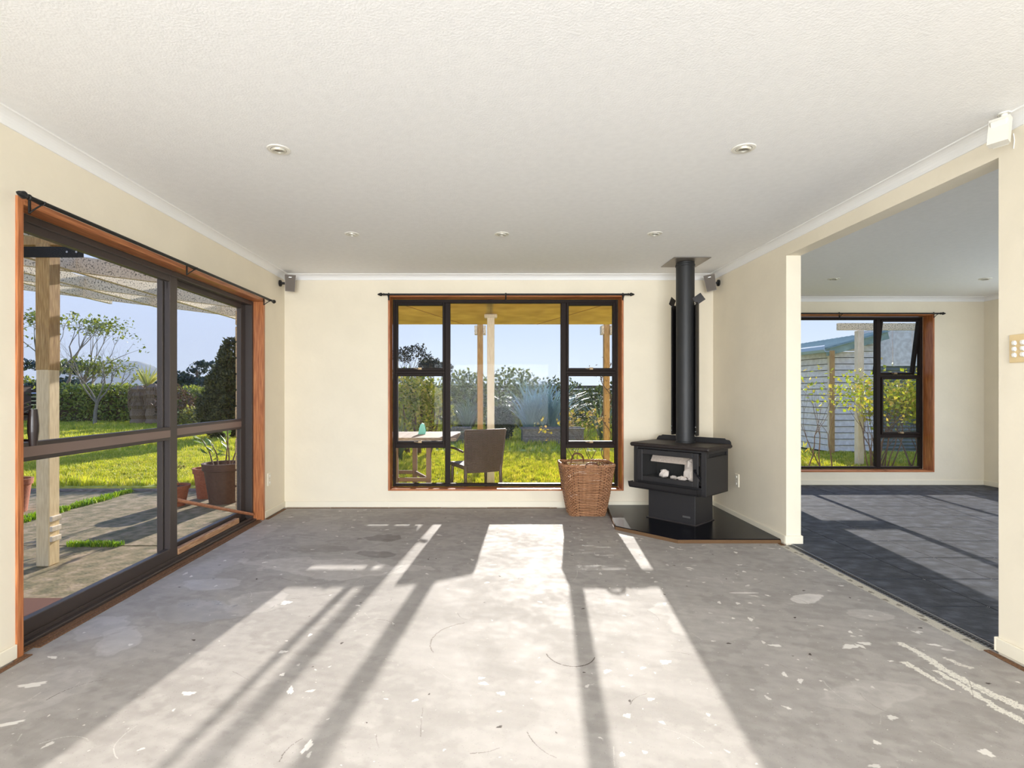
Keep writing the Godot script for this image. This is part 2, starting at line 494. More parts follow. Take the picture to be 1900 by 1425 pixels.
	stroke(im, [[1.81, -2.30], [1.82, -2.18], [1.835, -2.08]], 0.035, 0.014, spill, 0.9, 0.5, f)
	stroke(im, [[1.885, -2.23], [1.9, -2.1], [1.89, -1.96], [1.92, -1.85], [1.97, -1.7]], 0.022, 0.045, spill, 0.9, 0.6, f)
	stroke(im, [[2.02, -2.34], [2.05, -2.24]], 0.02, 0.03, spill, 0.6, 0.8, f)
	# strip of old glue beside the threshold
	stroke(im, [[2.262, -4.05], [2.262, -2.4]], 0.06, 0.06, c8(206, 200, 184), 0.8, 0.15, f)
	for z in range(16):
		blot(im, 2.26 + r.randf_range(-0.015, 0.015), -4.0 + z * 0.1 + r.randf_range(-0.03, 0.03), 0.014, 0.02, c8(120, 112, 100), 0.7, r)
	# hair scratches
	for k in 120:
		var p := Vector2(r.randf_range(-1.9, 2.1), r.randf_range(-4.6, -1.4))
		var a := r.randf() * TAU
		var bend := r.randf_range(-0.5, 0.5)
		var pts := [[p.x, p.y]]
		for j in r.randi_range(3, 9):
			a += bend * 0.4
			p += Vector2(cos(a), sin(a)) * r.randf_range(0.012, 0.03)
			pts.append([p.x, p.y])
		stroke(im, pts, 0.0018, 0.001, dark if r.randf() < 0.35 else white, r.randf_range(0.15, 0.5), 0.1, f)
	# the long arc scraped across the middle
	var arc := []
	for j in 15:
		var a := lerpf(3.3, 5.9, j / 14.0)
		arc.append([0.37 + 0.11 * cos(a), -2.39 - 0.13 * sin(a)])
	stroke(im, arc, 0.004, 0.003, c8(74, 64, 56), 0.9, 0.0, f)
	var arc2 := []
	for j in 14:
		var a := lerpf(1.9, 3.6, j / 13.0)
		arc2.append([-0.05 + 0.22 * cos(a), -2.48 - 0.22 * sin(a)])
	stroke(im, arc2, 0.006, 0.004, c8(110, 100, 92), 0.6, 0.2, f)
	im.generate_mipmaps()
	var rim := Image.create_from_data(n, n, false, Image.FORMAT_L8, rbuf)
	var m := StandardMaterial3D.new()
	m.albedo_texture = ImageTexture.create_from_image(im)
	m.roughness = 1.0
	m.roughness_texture = ImageTexture.create_from_image(rim)
	m.roughness_texture_channel = BaseMaterial3D.TEXTURE_CHANNEL_RED
	m.metallic_specular = 0.36
	return m

# ---------------------------------------------------------------- the building
func build_shell() -> void:
	# floors
	var s := mb()
	var x0 := -2.30; var x1 := 2.325; var z0 := -5.62; var z1 := ZF + 0.2
	for q in [[x0, z0], [x1, z0], [x1, z1], [x0, z0], [x1, z1], [x0, z1]]:
		s.set_normal(Vector3.UP); s.set_uv(Vector2((q[0] - FX0) / FW, (q[1] - FZ0) / FD)); s.add_vertex(Vector3(q[0], 0, q[1]))
	for q in [[x0, z0, x0, z1, Vector3.LEFT], [x1, z1, x1, z0, Vector3.RIGHT], [x0, z1, x1, z1, Vector3.BACK], [x1, z0, x0, z0, Vector3.FORWARD]]:
		var v := [Vector3(q[0], 0, q[1]), Vector3(q[2], 0, q[3]), Vector3(q[2], -0.1, q[3]), Vector3(q[0], -0.1, q[1])]
		for k in [0, 1, 2, 0, 2, 3]:
			s.set_normal(q[4]); s.set_uv(Vector2(v[k].x + v[k].y, v[k].z) * 0.2); s.add_vertex(v[k])
	setting(obj("floor", s, M.concrete), "bare grey concrete floor with paint specks and scrapes", "floor")
	# dining room: slab of grout with every tile set into it
	s = mb()
	bb(s, 2.33, XD + 0.1, -0.1, 0.007, ZB2 - 0.1, ZF2 + 0.1)
	var fl := obj("floor_001", s, M.grout)
	setting(fl, "dark slate tiled floor with pale grout beyond the wide opening", "floor")
	var p := 0.4245
	var r := RandomNumberGenerator.new(); r.seed = 4
	var shapes := {}
	for i in range(-1, 9):
		for j in range(-8, 11):
			var ax := maxf(2.717 + i * p, 2.334) + 0.003; var bx1 := minf(2.717 + (i + 1) * p, XD) - 0.003
			var az := maxf(-3.718 + j * p, ZB2) + 0.003; var bz1 := minf(-3.718 + (j + 1) * p, ZF2) - 0.003
			if bx1 - ax < 0.02 or bz1 - az < 0.02: continue
			var key := "%.3f %.3f" % [bx1 - ax, bz1 - az]
			if not shapes.has(key):
				var t := mb()
				bx(t, Vector3(0, 0.005, 0), Vector3(bx1 - ax, 0.01, bz1 - az), 0.0015)
				shapes[key] = t.commit()
			put("tile", shapes[key], M.tiles[r.randi() % 4], fl, Vector3((ax + bx1) / 2, r.randf_range(-0.0006, 0.0006), (az + bz1) / 2))
	# walls
	var wx := -1.021; var wx1 := 1.378; var wy := 0.1744; var wy1 := 2.17
	s = mb()
	bb(s, XL - 0.18, wx, -0.1, 2.5, ZB, ZB - 0.24)
	bb(s, wx1, XR + 0.02, -0.1, 2.5, ZB, ZB - 0.24)
	bb(s, wx, wx1, -0.1, wy, ZB, ZB - 0.24)
	bb(s, wx, wx1, wy1, 2.5, ZB, ZB - 0.24)
	setting(obj("wall_back", s, M.wall), "cream plaster wall around the three-part window", "wall")
	s = mb()
	bb(s, XL, XL - 0.18, -0.1, 2.5, ZB - 0.24, -4.888)
	bb(s, XL, XL - 0.18, -0.1, 2.5, -2.318, 0.6)
	bb(s, XL, XL - 0.18, -0.1, 2.5, 4.8, ZF)
	bb(s, XL, XL - 0.18, -0.1, 0.05, 0.6, 4.8)
	bb(s, XL, XL - 0.18, 2.15, 2.5, 0.6, 4.8)
	bb(s, XL, XL - 0.18, 2.04, 2.5, -4.888, -2.318)
	var wl := obj("wall_left", s, M.wall)
	setting(wl, "cream plaster wall around the sliding glass door", "wall")
	# block veneer outside, shown in the door's far reveal
	s = mb()
	bb(s, XL - 0.182, XL - 0.248, -0.2, 2.3, -5.60, -4.876)
	obj("mortar_bed", s, M.mortar, wl)
	s = mb()
	bx(s, Vector3.ZERO, Vector3(0.078, 0.136, 0.285), 0.006)
	var full := s.commit()
	s = mb()
	bx(s, Vector3.ZERO, Vector3(0.078, 0.136, 0.138), 0.006)
	var halfb := s.commit()
	for k in 16:
		var y := -0.13 + k * 0.148
		var off := r.randf_range(-0.004, 0.004)
		if k % 2 == 0:
			for j in 2: put("brick", full, M.brick, wl, Vector3(XL - 0.217 + off, y + 0.07, -4.867 - 0.1425 - j * 0.295))
		else:
			put("brick", halfb, M.brick, wl, Vector3(XL - 0.217 + off, y + 0.07, -4.867 - 0.069))
			for j in 2: put("brick", full, M.brick, wl, Vector3(XL - 0.217 + off, y + 0.07, -4.867 - 0.148 - 0.1425 - j * 0.295))
	s = mb()
	bb(s, XR, XR2, -0.1, 2.5, ZB2 - 0.24, -4.06)
	bb(s, XR, XR2, -0.1, 2.5, -2.37, 2.0)
	bb(s, XR, XR2, -0.1, 2.5, 6.2, ZF)
	bb(s, XR, XR2, -0.1, 0.05, 2.0, 6.2)
	bb(s, XR, XR2, 2.15, 2.5, 2.0, 6.2)
	bb(s, XR, XR2, 2.227, 2.5, -4.06, -2.37)
	setting(obj("wall_right", s, M.wall), "cream wall with the wide opening into the tiled dining room", "wall")
	s = mb()
	var dx := 4.415 - 0.1785
	bb(s, XR2, wx + dx, -0.1, 2.5, ZB2, ZB2 - 0.24)
	bb(s, wx1 + dx, XD + 0.2, -0.1, 2.5, ZB2, ZB2 - 0.24)
	bb(s, wx + dx, wx1 + dx, -0.1, wy, ZB2, ZB2 - 0.24)
	bb(s, wx + dx, wx1 + dx, wy1, 2.5, ZB2, ZB2 - 0.24)
	setting(obj("wall_back_001", s, M.wall), "cream dining room wall around its window", "wall")
	s = mb()
	bb(s, XD, XD + 0.2, -0.1, 2.5, ZB2, -5.9)
	bb(s, XD, XD + 0.2, -0.1, 2.5, -2.6, ZF2 + 0.2)
	bb(s, XD, XD + 0.2, -0.1, 0.05, -5.9, -2.6)
	bb(s, XD, XD + 0.2, 2.15, 2.5, -5.9, -2.6)
	setting(obj("wall_right_001", s, M.wall), "cream side wall closing the tiled dining room", "wall")
	# behind the camera: the far side of both rooms, the living room one mostly glazed
	s = mb()
	bb(s, XL - 0.18, -1.85, -0.1, 2.5, ZF, ZF + 0.2)
	bb(s, 2.05, XR2, -0.1, 2.5, ZF, ZF + 0.2)
	bb(s, -1.85, 2.05, 2.15, 2.5, ZF, ZF + 0.2)
	bb(s, -1.85, 2.05, -0.1, 0.05, ZF, ZF + 0.2)
	setting(obj("wall_front", s, M.wall), "cream wall around the glazed doors opposite the window", "wall")
	s = mb()
	bb(s, XR2, 2.7, -0.1, 2.5, ZF2, ZF2 + 0.2)
	bb(s, 5.9, XD, -0.1, 2.5, ZF2, ZF2 + 0.2)
	bb(s, 2.7, 5.9, 2.15, 2.5, ZF2, ZF2 + 0.2)
	bb(s, 2.7, 5.9, -0.1, 0.05, ZF2, ZF2 + 0.2)
	setting(obj("wall_front_001", s, M.wall), "cream dining room wall opposite its window", "wall")
	s = mb()
	bb(s, XL - 0.18, XD + 0.2, H, H + 0.12, ZB, ZF + 0.2)
	bb(s, XR, XD + 0.2, H, H + 0.12, ZB2 - 0.24, ZB)
	setting(obj("ceiling", s, M.ceiling), "white stippled ceiling with recessed downlights", "ceiling")
	# coved cornices
	var pr := [[0.0, 0.0], [0.0, -0.056]]
	for k in 7:
		var a := k / 6.0 * PI / 2
		pr.append([0.055 - 0.049 * cos(a) , -0.055 + 0.049 * sin(a)])
	pr.append([0.056, 0.0])
	cornice("trim_1", pr, Vector3(XL, H, ZF), Vector3.RIGHT, Vector3(0, 0, ZB - ZF), "white cove cornice above the sliding door")
	cornice("trim_2", pr, Vector3(XL, H, ZB), Vector3.BACK, Vector3(XR - XL, 0, 0), "white cove cornice above the three-part window")
	cornice("trim_3", pr, Vector3(XR, H, ZF), Vector3.LEFT, Vector3(0, 0, ZB - ZF), "white cove cornice above the wide opening")
	cornice("trim_4", pr, Vector3(XR2, H, ZB2), Vector3.BACK, Vector3(XD - XR2, 0, 0), "white cove cornice above the dining room window")
	cornice("trim_5", pr, Vector3(XD, H, ZF2), Vector3.LEFT, Vector3(0, 0, ZB2 - ZF2), "white cove cornice on the dining room side wall")
	# skirtings
	board("baseboard_left", [[XL, XL + 0.012, ZB, -4.89], [XL, XL + 0.012, -2.317, 0.6]], 0.007, "cream skirting either side of the sliding door")
	board("baseboard_back", [[XL + 0.012, XR - 0.012, ZB, ZB + 0.012]], 0.007, "cream skirting under the three-part window")
	board("baseboard_right", [[XR - 0.012, XR, ZB, -4.06], [XR - 0.012, XR2 + 0.012, -4.06, -4.048], [XR2, XR2 + 0.012, ZB2, -4.06]], 0.012, "cream skirting wrapping the wall end by the stove")
	board("baseboard_right_001", [[XR - 0.012, XR, -2.37, 2.0], [XR - 0.012, XR2 + 0.012, -2.382, -2.37]], 0.012, "cream skirting on the wall with the light switches")
	board("baseboard_back_001", [[XR2 + 0.012, XD - 0.012, ZB2, ZB2 + 0.012]], 0.012, "cream skirting under the dining room window")
	board("baseboard_right_002", [[XD - 0.012, XD, ZB2, -5.9], [XD - 0.012, XD, -2.6, ZF2]], 0.012, "cream skirting on the dining room side wall")
	# strips left from the carpet, threshold bar
	gripper([[XL + 0.016, XL + 0.042, -5.32, -4.88]], "brown carpet gripper strip between sliding door and back corner")
	gripper([[XL + 0.014, XL + 0.04, -2.36, 0.5], [XL - 0.02, XL + 0.014, -2.36, -2.3]], "splintered carpet gripper strip under the skirting before the door")
	gripper([[XL + 0.03, 0.70, ZB + 0.014, ZB + 0.026]], "thin brown carpet edge strip under the three-part window")
	gripper([[XR - 0.042, XR - 0.014, -2.40, 1.5]], "brown carpet gripper strip below the light switch wall")
	gripper([[XR - 0.045, XR - 0.014, -4.10, -4.045]], "short broken gripper strip at the wall end beside hearth")
	gripper([[XL - 0.05, XL - 0.012, -4.86, -2.35], [XL - 0.008, XL + 0.018, -4.80, -2.42]], "split brown packing strip along the sliding door sill")
	s = mb()
	bb(s, 2.322, 2.329, 0.0, 0.0125, -4.045, -2.385, 0.001)
	bb(s, 2.296, 2.322, 0.0, 0.003, -4.045, -2.385)
	var tr := thing("threshold_strip", "metal tile edge strip along the wide opening", "trim")
	obj("angle_bar", s, M.steel, tr)
	s = mb()
	for k in 82: bb(s, 2.300, 2.318, 0.003, 0.0045, -4.04 + k * 0.02, -4.03 + k * 0.02)
	obj("perforated_flange", s, M.iron, tr)

func cornice(called: String, pr: Array, o: Vector3, into: Vector3, run: Vector3, label: String) -> void:
	var s := mb()
	prism(s, pr, o, into, Vector3.UP, run)
	setting(obj(called, s, M.cornice), label, "cornice")

func board(called: String, runs: Array, lift: float, label: String) -> void:
	var s := mb()
	for q in runs: bb(s, q[0], q[1], lift, lift + 0.062, q[2], q[3], 0.003)
	setting(obj(called, s, M.skirting), label, "baseboard")

func gripper(runs: Array, label: String) -> void:
	var s := mb()
	var r := RandomNumberGenerator.new(); r.seed = 5
	for q in runs:
		var along_z: bool = absf(q[3] - q[2]) > absf(q[1] - q[0])
		var a: float = q[2] if along_z else q[0]
		var b: float = q[3] if along_z else q[1]
		var t := a
		while t < b - 0.01:
			var e := minf(b, t + r.randf_range(0.25, 0.6))
			var j := r.randf_range(-0.002, 0.002)
			var h := r.randf_range(0.004, 0.007)
			if along_z: bb(s, q[0] + j, q[1] + j, 0.0, h, t, e - 0.004, 0.0015)
			else: bb(s, t, e - 0.004, 0.0, h, q[2] + j, q[3] + j, 0.0015)
			t = e
	tag(obj("carpet_gripper", s, M.strip), label, "gripper strip")

# a bar of aluminium or timber between two corners, as a part
func bar(called: String, p: Node, m: Material, x0: float, x1: float, y0: float, y1: float, z0: float, z1: float, bev := 0.003) -> MeshInstance3D:
	var s := mb()
	bb(s, x0, x1, y0, y1, z0, z1, bev)
	return obj(called, s, m, p)

func window(called: String, xc: float, zw: float, label: String, open_top: bool) -> void:
	var w := Node3D.new(); w.name = called; add_child(w)
	w.position = Vector3(xc, 0, zw)
	setting(w, label, "window")
	# timber liner
	bar("liner_board", w, M.rimu_y, -1.1995, -1.1795, 0.1744, 2.17, -0.15, 0.008)
	bar("liner_board", w, M.rimu_y, 1.1795, 1.1995, 0.1744, 2.17, -0.15, 0.008)
	bar("liner_board", w, M.rimu_x, -1.1795, 1.1795, 2.15, 2.17, -0.15, 0.008)
	bar("sill_board", w, M.rimu_x, -1.1795, 1.1795, 0.1744, 0.192, -0.15, 0.008)
	# fixed frame
	var z0 := -0.21; var z1 := -0.152
	bar("frame_stile", w, M.bronze, -1.1795, -1.15, 0.192, 2.15, z0, z1)
	bar("frame_stile", w, M.bronze, 1.15, 1.1795, 0.192, 2.15, z0, z1)
	bar("frame_rail", w, M.bronze, -1.15, 1.15, 2.113, 2.15, z0, z1)
	bar("frame_rail", w, M.bronze, -1.15, 1.15, 0.192, 0.221, z0, z1)
	bar("mullion", w, M.bronze, -0.632, -0.5775, 0.221, 2.113, z0, z1 + 0.004)
	bar("mullion", w, M.bronze, 0.5835, 0.638, 0.221, 2.113, z0, z1 + 0.004)
	var pane := bar("glass_pane", w, M.glass, -0.5775, 0.5835, 0.221, 2.113, -0.184, -0.180, 0.0)
	pane.set_meta("label", "large clear middle pane")
	for k in 2:
		var a: float = -1.15 if k == 0 else 0.638
		var b: float = -0.632 if k == 0 else 1.15
		bar("transom", w, M.bronze, a, b, 1.372, 1.402, z0, z1)
		bar("transom", w, M.bronze, a, b, 0.594, 0.638, z0, z1)
		bar("glass_pane", w, M.glass, a, b, 0.221, 0.594, -0.184, -0.180, 0.0)
		for q in [[1.402, 2.113, true], [0.638, 1.372, false]]:
			var sash := Node3D.new(); sash.name = "awning_sash"; w.add_child(sash, true)
			var h: float = q[1] - q[0]
			sash.position = Vector3((a + b) / 2, q[1], -0.165)
			if open_top and k == 1 and q[2]: sash.rotation.x = deg_to_rad(9.0)
			var e: float = (b - a) / 2 - 0.001
			var m: Material = M.bronze_dull
			bar("sash_stile", sash, m, -e, -e + 0.024, -h, 0, -0.03, 0.03)
			bar("sash_stile", sash, m, e - 0.024, e, -h, 0, -0.03, 0.03)
			bar("sash_rail", sash, m, -e + 0.024, e - 0.024, -0.026, 0, -0.03, 0.03)
			bar("sash_rail", sash, m, -e + 0.024, e - 0.024, -h, -h + 0.029, -0.03, 0.03)
			bar("glass_pane", sash, M.glass, -e + 0.024, e - 0.024, -h + 0.029, -0.026, -0.004, 0.0, 0.0)
			var s := mb()
			bx(s, Vector3(0, -h + 0.022, 0.038), Vector3(0.04, 0.024, 0.018), 0.003)
			tube(s, [Vector3(-0.01, -h + 0.016, 0.046), Vector3(-0.06, -h + 0.024, 0.05)], 0.004, 6)
			obj("window_latch", s, mat(c8(150, 128, 98), 0.4, 0.5), sash)

func build_slider() -> void:
	var d := Node3D.new(); d.name = "door_1"; add_child(d)
	setting(d, "aluminium sliding glass door in an orange timber frame, closed", "door")
	var t := 0.032
	var pr := 0.010
	var dep := XL - 0.085
	bar("jamb_board", d, M.rimu_y, dep, XL + pr, 0.0, 2.04, -2.318 - t, -2.318, 0.002)
	bar("jamb_board", d, M.rimu_y, dep, XL + pr, 0.0, 2.04, -4.888, -4.888 + t, 0.002)
	bar("head_board", d, M.rimu_z, dep, XL + pr, 2.04 - t, 2.04, -4.888 + t, -2.318 - t, 0.002)
	# fixed aluminium frame
	var fx0 := -2.272; var fx1 := dep
	bar("frame_stile", d, M.slider, fx0, fx1, 0.0, 2.008, -4.888, -4.828)
	bar("frame_stile", d, M.slider, fx0, fx1, 0.0, 2.008, -2.372, -2.318)
	bar("frame_head", d, M.slider, fx0, fx1, 1.972, 2.008, -4.828, -2.372)
	bar("door_sill", d, M.slider, fx0 - 0.02, fx1 + 0.03, -0.06, 0.018, -4.86, -2.35)
	bar("sill_track", d, M.slider, fx1 - 0.006, fx1, 0.018, 0.036, -4.828, -2.372, 0.001)
	bar("sill_track", d, M.slider, -2.217, -2.212, 0.018, 0.034, -4.828, -2.372, 0.001)
	# panels: [x centre, z near, z far]
	var specs := [["sliding_panel", -2.192, -2.372, -3.69], ["fixed_panel", -2.240, -3.60, -4.828]]
	for q in specs:
		var p := Node3D.new(); p.name = q[0]; d.add_child(p)
		var xa: float = q[1] - 0.02; var xb: float = q[1] + 0.02
		var za: float = q[2]; var zb: float = q[3]
		bar("panel_stile", p, M.slider, xa, xb, 0.03, 1.985, za - 0.085, za)
		bar("panel_stile", p, M.slider, xa, xb, 0.03, 1.985, zb, zb + 0.085)
		bar("top_rail", p, M.slider, xa, xb, 1.932, 1.985, zb + 0.085, za - 0.085)
		bar("bottom_rail", p, M.slider, xa, xb, 0.03, 0.105, zb + 0.085, za - 0.085)
		var mr := bar("middle_rail", p, M.slider, xa, xb, 0.848, 0.938, zb + 0.085, za - 0.085)
		bar("rail_face", mr, mat(c8(132, 112, 104), 0.4, 0.15), xb, xb + 0.004, 0.868, 0.918, zb + 0.085, za - 0.085, 0.0015)
		bar("glass_pane", p, M.glass, q[1] - 0.003, q[1] + 0.003, 0.938, 1.932, zb + 0.085, za - 0.085, 0.0)
		bar("glass_pane", p, M.glass, q[1] - 0.003, q[1] + 0.003, 0.105, 0.848, zb + 0.085, za - 0.085, 0.0)
		if q[0] == "sliding_panel":
			var s := mb()
			lathe(s, [[0.001, -0.084], [0.014, -0.083], [0.017, -0.06], [0.021, -0.02], [0.0215, 0.01], [0.019, 0.05], [0.0155, 0.083], [0.001, 0.084]], 16, Vector3(-2.068, 1.014, -2.40))
			for y in [0.955, 1.075]: tube(s, [Vector3(-2.172, y, -2.40), Vector3(-2.078, y, -2.40)], 0.006, 8)
			obj("pull_handle", s, mat(c8(46, 36, 34), 0.3, 0.1), p)
	# a stick and a batten wedged so the panel cannot slide
	var s := mb()
	tube(s, [Vector3(-2.150, 0.062, -4.815), Vector3(-2.188, 0.42, -3.705)], 0.0135, 12)
	tag(obj("broom_stick", s, M.stick), "round wooden stick wedged slanting across the door track", "stick")
	s = mb()
	bb(s, -2.205, -2.168, 0.037, 0.082, -4.60, -3.70, 0.003)
	tag(obj("timber_batten", s, M.block), "raw square timber batten lying in the sliding door track", "batten")

# unseen glazed doors, most added to house fill lights: plain panes in bronze bars
func unseen_doors(called: String, label: String, at: Vector3, turn: float, wide: float) -> void:
	var d := Node3D.new(); d.name = called; add_child(d)
	d.position = at; d.rotation.y = turn
	setting(d, label, "window")
	var h := wide / 2
	for k in 4: bar("frame_stile", d, M.bronze, -h + (wide - 0.05) * k / 3.0, -h + (wide - 0.05) * k / 3.0 + 0.05, 0.05, 2.15, -0.1, -0.04)
	bar("frame_rail", d, M.bronze, -h, h, 2.10, 2.15, -0.1, -0.04)
	bar("frame_rail", d, M.bronze, -h, h, 0.05, 0.12, -0.1, -0.04)
	for k in 3: bar("glass_pane", d, M.glass, -h + (wide - 0.05) * k / 3.0 + 0.05, -h + (wide - 0.05) * (k + 1) / 3.0, 0.12, 2.10, -0.072, -0.068, 0.0)

func build_unseen_doors() -> void:
	unseen_doors("window_3", "wide glazed doors in the wall opposite the window", Vector3(0.1, 0, ZF), PI, 3.9)
	unseen_doors("window_4", "unseen glazed doors added for fill light in the sliding door wall", Vector3(XL, 0, 2.7), PI / 2, 4.2)  # from here on, openings added to house the fill lights
	unseen_doors("window_5", "unseen glazed doors added for fill light opposite the dining room window", Vector3(4.3, 0, ZF2), PI, 3.2)
	unseen_doors("window_6", "unseen glazed doors added for fill light in the switch wall", Vector3(XR, 0, 4.1), -PI / 2, 4.2)
	unseen_doors("window_7", "unseen glazed doors added for fill light in the dining room side wall", Vector3(XD, 0, -4.25), -PI / 2, 3.3)

# ---------------------------------------------------------------- curtain rods
func rod(at: Vector3, turn: float, half: float, brackets: Array, label: String) -> void:
	var t := thing("curtain_rod", label, "curtain rod", at, turn)
	var s := mb()
	tube(s, [Vector3(-half, 0, 0), Vector3(half, 0, 0)], 0.0095, 12)
	obj("pole", s, M.black, t)
	for sg in [-1.0, 1.0]:
		s = mb()
		lathe(s, [[0.0095, 0.0], [0.013, 0.003], [0.013, 0.009], [0.009, 0.012], [0.009, 0.018], [0.016, 0.028], [0.018, 0.034], [0.0145, 0.042], [0.009, 0.058], [0.001, 0.07]], 14, Vector3(sg * half, 0, 0), Basis(Vector3.FORWARD, sg * PI / 2))
		obj("finial", s, M.black, t)
	for b in brackets:
		s = mb()
		bx(s, Vector3(b, -0.012, -0.055), Vector3(0.014, 0.075, 0.006), 0.002)
		tube(s, [Vector3(b, 0.015, -0.053), Vector3(b, -0.002, -0.02), Vector3(b, -0.012, 0.0), Vector3(b, -0.008, 0.013), Vector3(b, 0.004, 0.016)], 0.0035, 6)
		tube(s, [Vector3(b, -0.045, -0.053), Vector3(b, -0.028, -0.03), Vector3(b, -0.012, -0.004)], 0.0035, 6)
		obj("bracket", s, M.black, t)

func build_rods() -> void:
	rod(Vector3(0.178, 2.162, ZB + 0.066), 0.0, 1.225, [-1.19, 0.0, 1.19], "black curtain rod with spear finials above the three-part window")
	rod(Vector3(4.415, 2.162, ZB2 + 0.06), 0.0, 1.225, [-1.19, 0.0, 1.19], "black curtain rod above the dining room window")
	rod(Vector3(XL + 0.068, 2.026, -3.615), PI / 2, 1.30, [-1.24, 0.0, 1.24], "black curtain rod running above the sliding glass door")

# ---------------------------------------------------------------- ceiling lights, speakers, switches
func build_fittings() -> void:
	var d := thing("recessed_downlight", "", "downlight", Vector3(-1.044, H, -2.6), 0.0, "recessed ceiling downlights")
	var s := mb()
	lathe(s, [[0.037, 0.004], [0.037, -0.003], [0.040, -0.005], [0.054, -0.004], [0.0565, 0.0]], 32)
	obj("trim_ring", s, M.white_plastic, d)
	s = mb()
	lathe(s, [[0.025, -0.001], [0.026, -0.010], [0.033, -0.010], [0.0355, -0.004], [0.036, -0.001]], 28, Vector3(0, 0, 0), Basis(Vector3.RIGHT, 0.12))
	obj("gimbal_ring", s, mat(c8(214, 210, 198), 0.3, 0.4), d)
	s = mb()
	lathe(s, [[0.0005, -0.0025], [0.012, -0.002], [0.0245, -0.0008]], 24)
	obj("lamp_lens", s, mat(c8(112, 106, 94), 0.2, 0.5), d)
	var at := [[-1.036, -2.610], [1.257, -2.599], [-1.033, -4.0], [0.102, -4.0], [1.257, -3.986], [3.64, -5.566], [5.237, -5.566]]
	var says := ["white downlight off, above the near end of the sliding door", "white downlight off, above the near end of the wide opening", "small white downlight off, between sliding door and window", "small white downlight off, above the middle of the window", "small white downlight off, in front of the black flue", "white downlight off, in the dining room ceiling above its window", "white downlight off, in the dining room ceiling by the side wall"]
	for k in at.size():
		var v := Vector3(at[k][0], H - 0.0005, at[k][1])
		if k == 0:
			d.position = v; d.set_meta("label", says[0])
		else: copy(d, "recessed_downlight", v, says[k], k * 0.4)
	# satellite speakers
	speaker(Vector3(-1.97, 2.262, -5.255), 0.32, "grey satellite speaker in the corner beside the sliding door", -1.0)
	speaker(Vector3(2.205, 2.262, -5.24), -0.42, "grey satellite speaker tilted down in the corner behind the flue", 1.0)
	# motion sensor
	var t := thing("motion_sensor", "small white motion sensor tilted under the ceiling by the wide opening", "motion sensor", Vector3(2.20, 2.345, -2.262), -1.05)
	s = mb()
	prism(s, [[-0.034, -0.115], [0.034, -0.115], [0.034, 0.0], [-0.034, 0.0]], Vector3(0, -0.01, 0.0), Vector3.RIGHT, Vector3(0, 0.97, -0.22), Vector3(0, 0.008, 0.03))
	bx(s, Vector3(0, -0.068, 0.026), Vector3(0.058, 0.112, 0.014), 0.005, Basis(Vector3.RIGHT, 0.22))
	obj("body", s, mat(c8(222, 217, 206), 0.5), t)
	s = mb()
	bx(s, Vector3(0.0, -0.03, 0.039), Vector3(0.022, 0.004, 0.003), 0.001, Basis(Vector3.RIGHT, 0.22))
	obj("indicator_slot", s, M.black, t)
	s = mb()
	tube(s, [Vector3(0, -0.02, -0.01), Vector3(0, 0.01, -0.02), Vector3(0, 0.028, -0.024)], 0.012, 10)
	lathe(s, [[0.022, 0.024], [0.022, 0.03]], 16, Vector3(0, 0, -0.024))
	poly(s, [Vector3(-0.02, 0.024, -0.044), Vector3(0.02, 0.024, -0.044), Vector3(0.02, 0.024, -0.004), Vector3(-0.02, 0.024, -0.004)], Vector3(0, 0.1, 0))
	obj("bracket", s, M.white_plastic, t)
	s = mb()
	tube(s, [Vector3(2.287, 2.30, -2.30), Vector3(2.288, 2.27, -2.297), Vector3(2.288, 2.235, -2.301)], 0.0018, 6)
	tag(obj("sensor_wire", s, M.cornice), "thin loose wire hanging below the white motion sensor", "wire")
	# light switches
	t = thing("light_switch_plate", "cream switch plate with rows of white rockers by the wide opening", "light switch", Vector3(XR, 1.363, -2.235), -PI / 2)
	s = mb()
	bx(s, Vector3(0, 0, 0.004), Vector3(0.162, 0.122, 0.008), 0.003)
	obj("plate", s, M.cream_plastic, t)
	for i in 4:
		for j in 3:
			s = mb()
			bx(s, Vector3(-0.054 + i * 0.036, 0.024 - j * 0.026, 0.011), Vector3(0.022, 0.021, 0.014), 0.006, Basis(Vector3.RIGHT, 0.15))
			obj("rocker", s, M.white_plastic, t)
	outlet(Vector3(XR, 0.368, -4.85), -PI / 2, "white double power outlet on the wall beside the stove")
	outlet(Vector3(XL, 0.355, -4.99), PI / 2, "cream painted power outlet between sliding door and back corner")

func outlet(at: Vector3, turn: float, label: String) -> void:
	var t := thing("power_outlet", label, "power outlet", at, turn)
	var s := mb()
	bx(s, Vector3(0, 0, 0.005), Vector3(0.072, 0.118, 0.010), 0.003)
	obj("plate", s, M.wall_plastic, t)
	for y in [0.034, -0.03]:
		s = mb()
		bx(s, Vector3(0, y, 0.0125), Vector3(0.014, 0.018, 0.006), 0.002)
		obj("rocker", s, M.white_plastic, t)
	s = mb()
	for q in [[-0.008, 0.008, 0.5], [0.008, 0.008, -0.5], [0.0, -0.012, 0.0]]:
		bx(s, Vector3(q[0], q[1], 0.0101), Vector3(0.0022, 0.009, 0.0008), 0.0, Basis(Vector3.BACK, q[2]))
	obj("pin_slots", s, M.black, t)

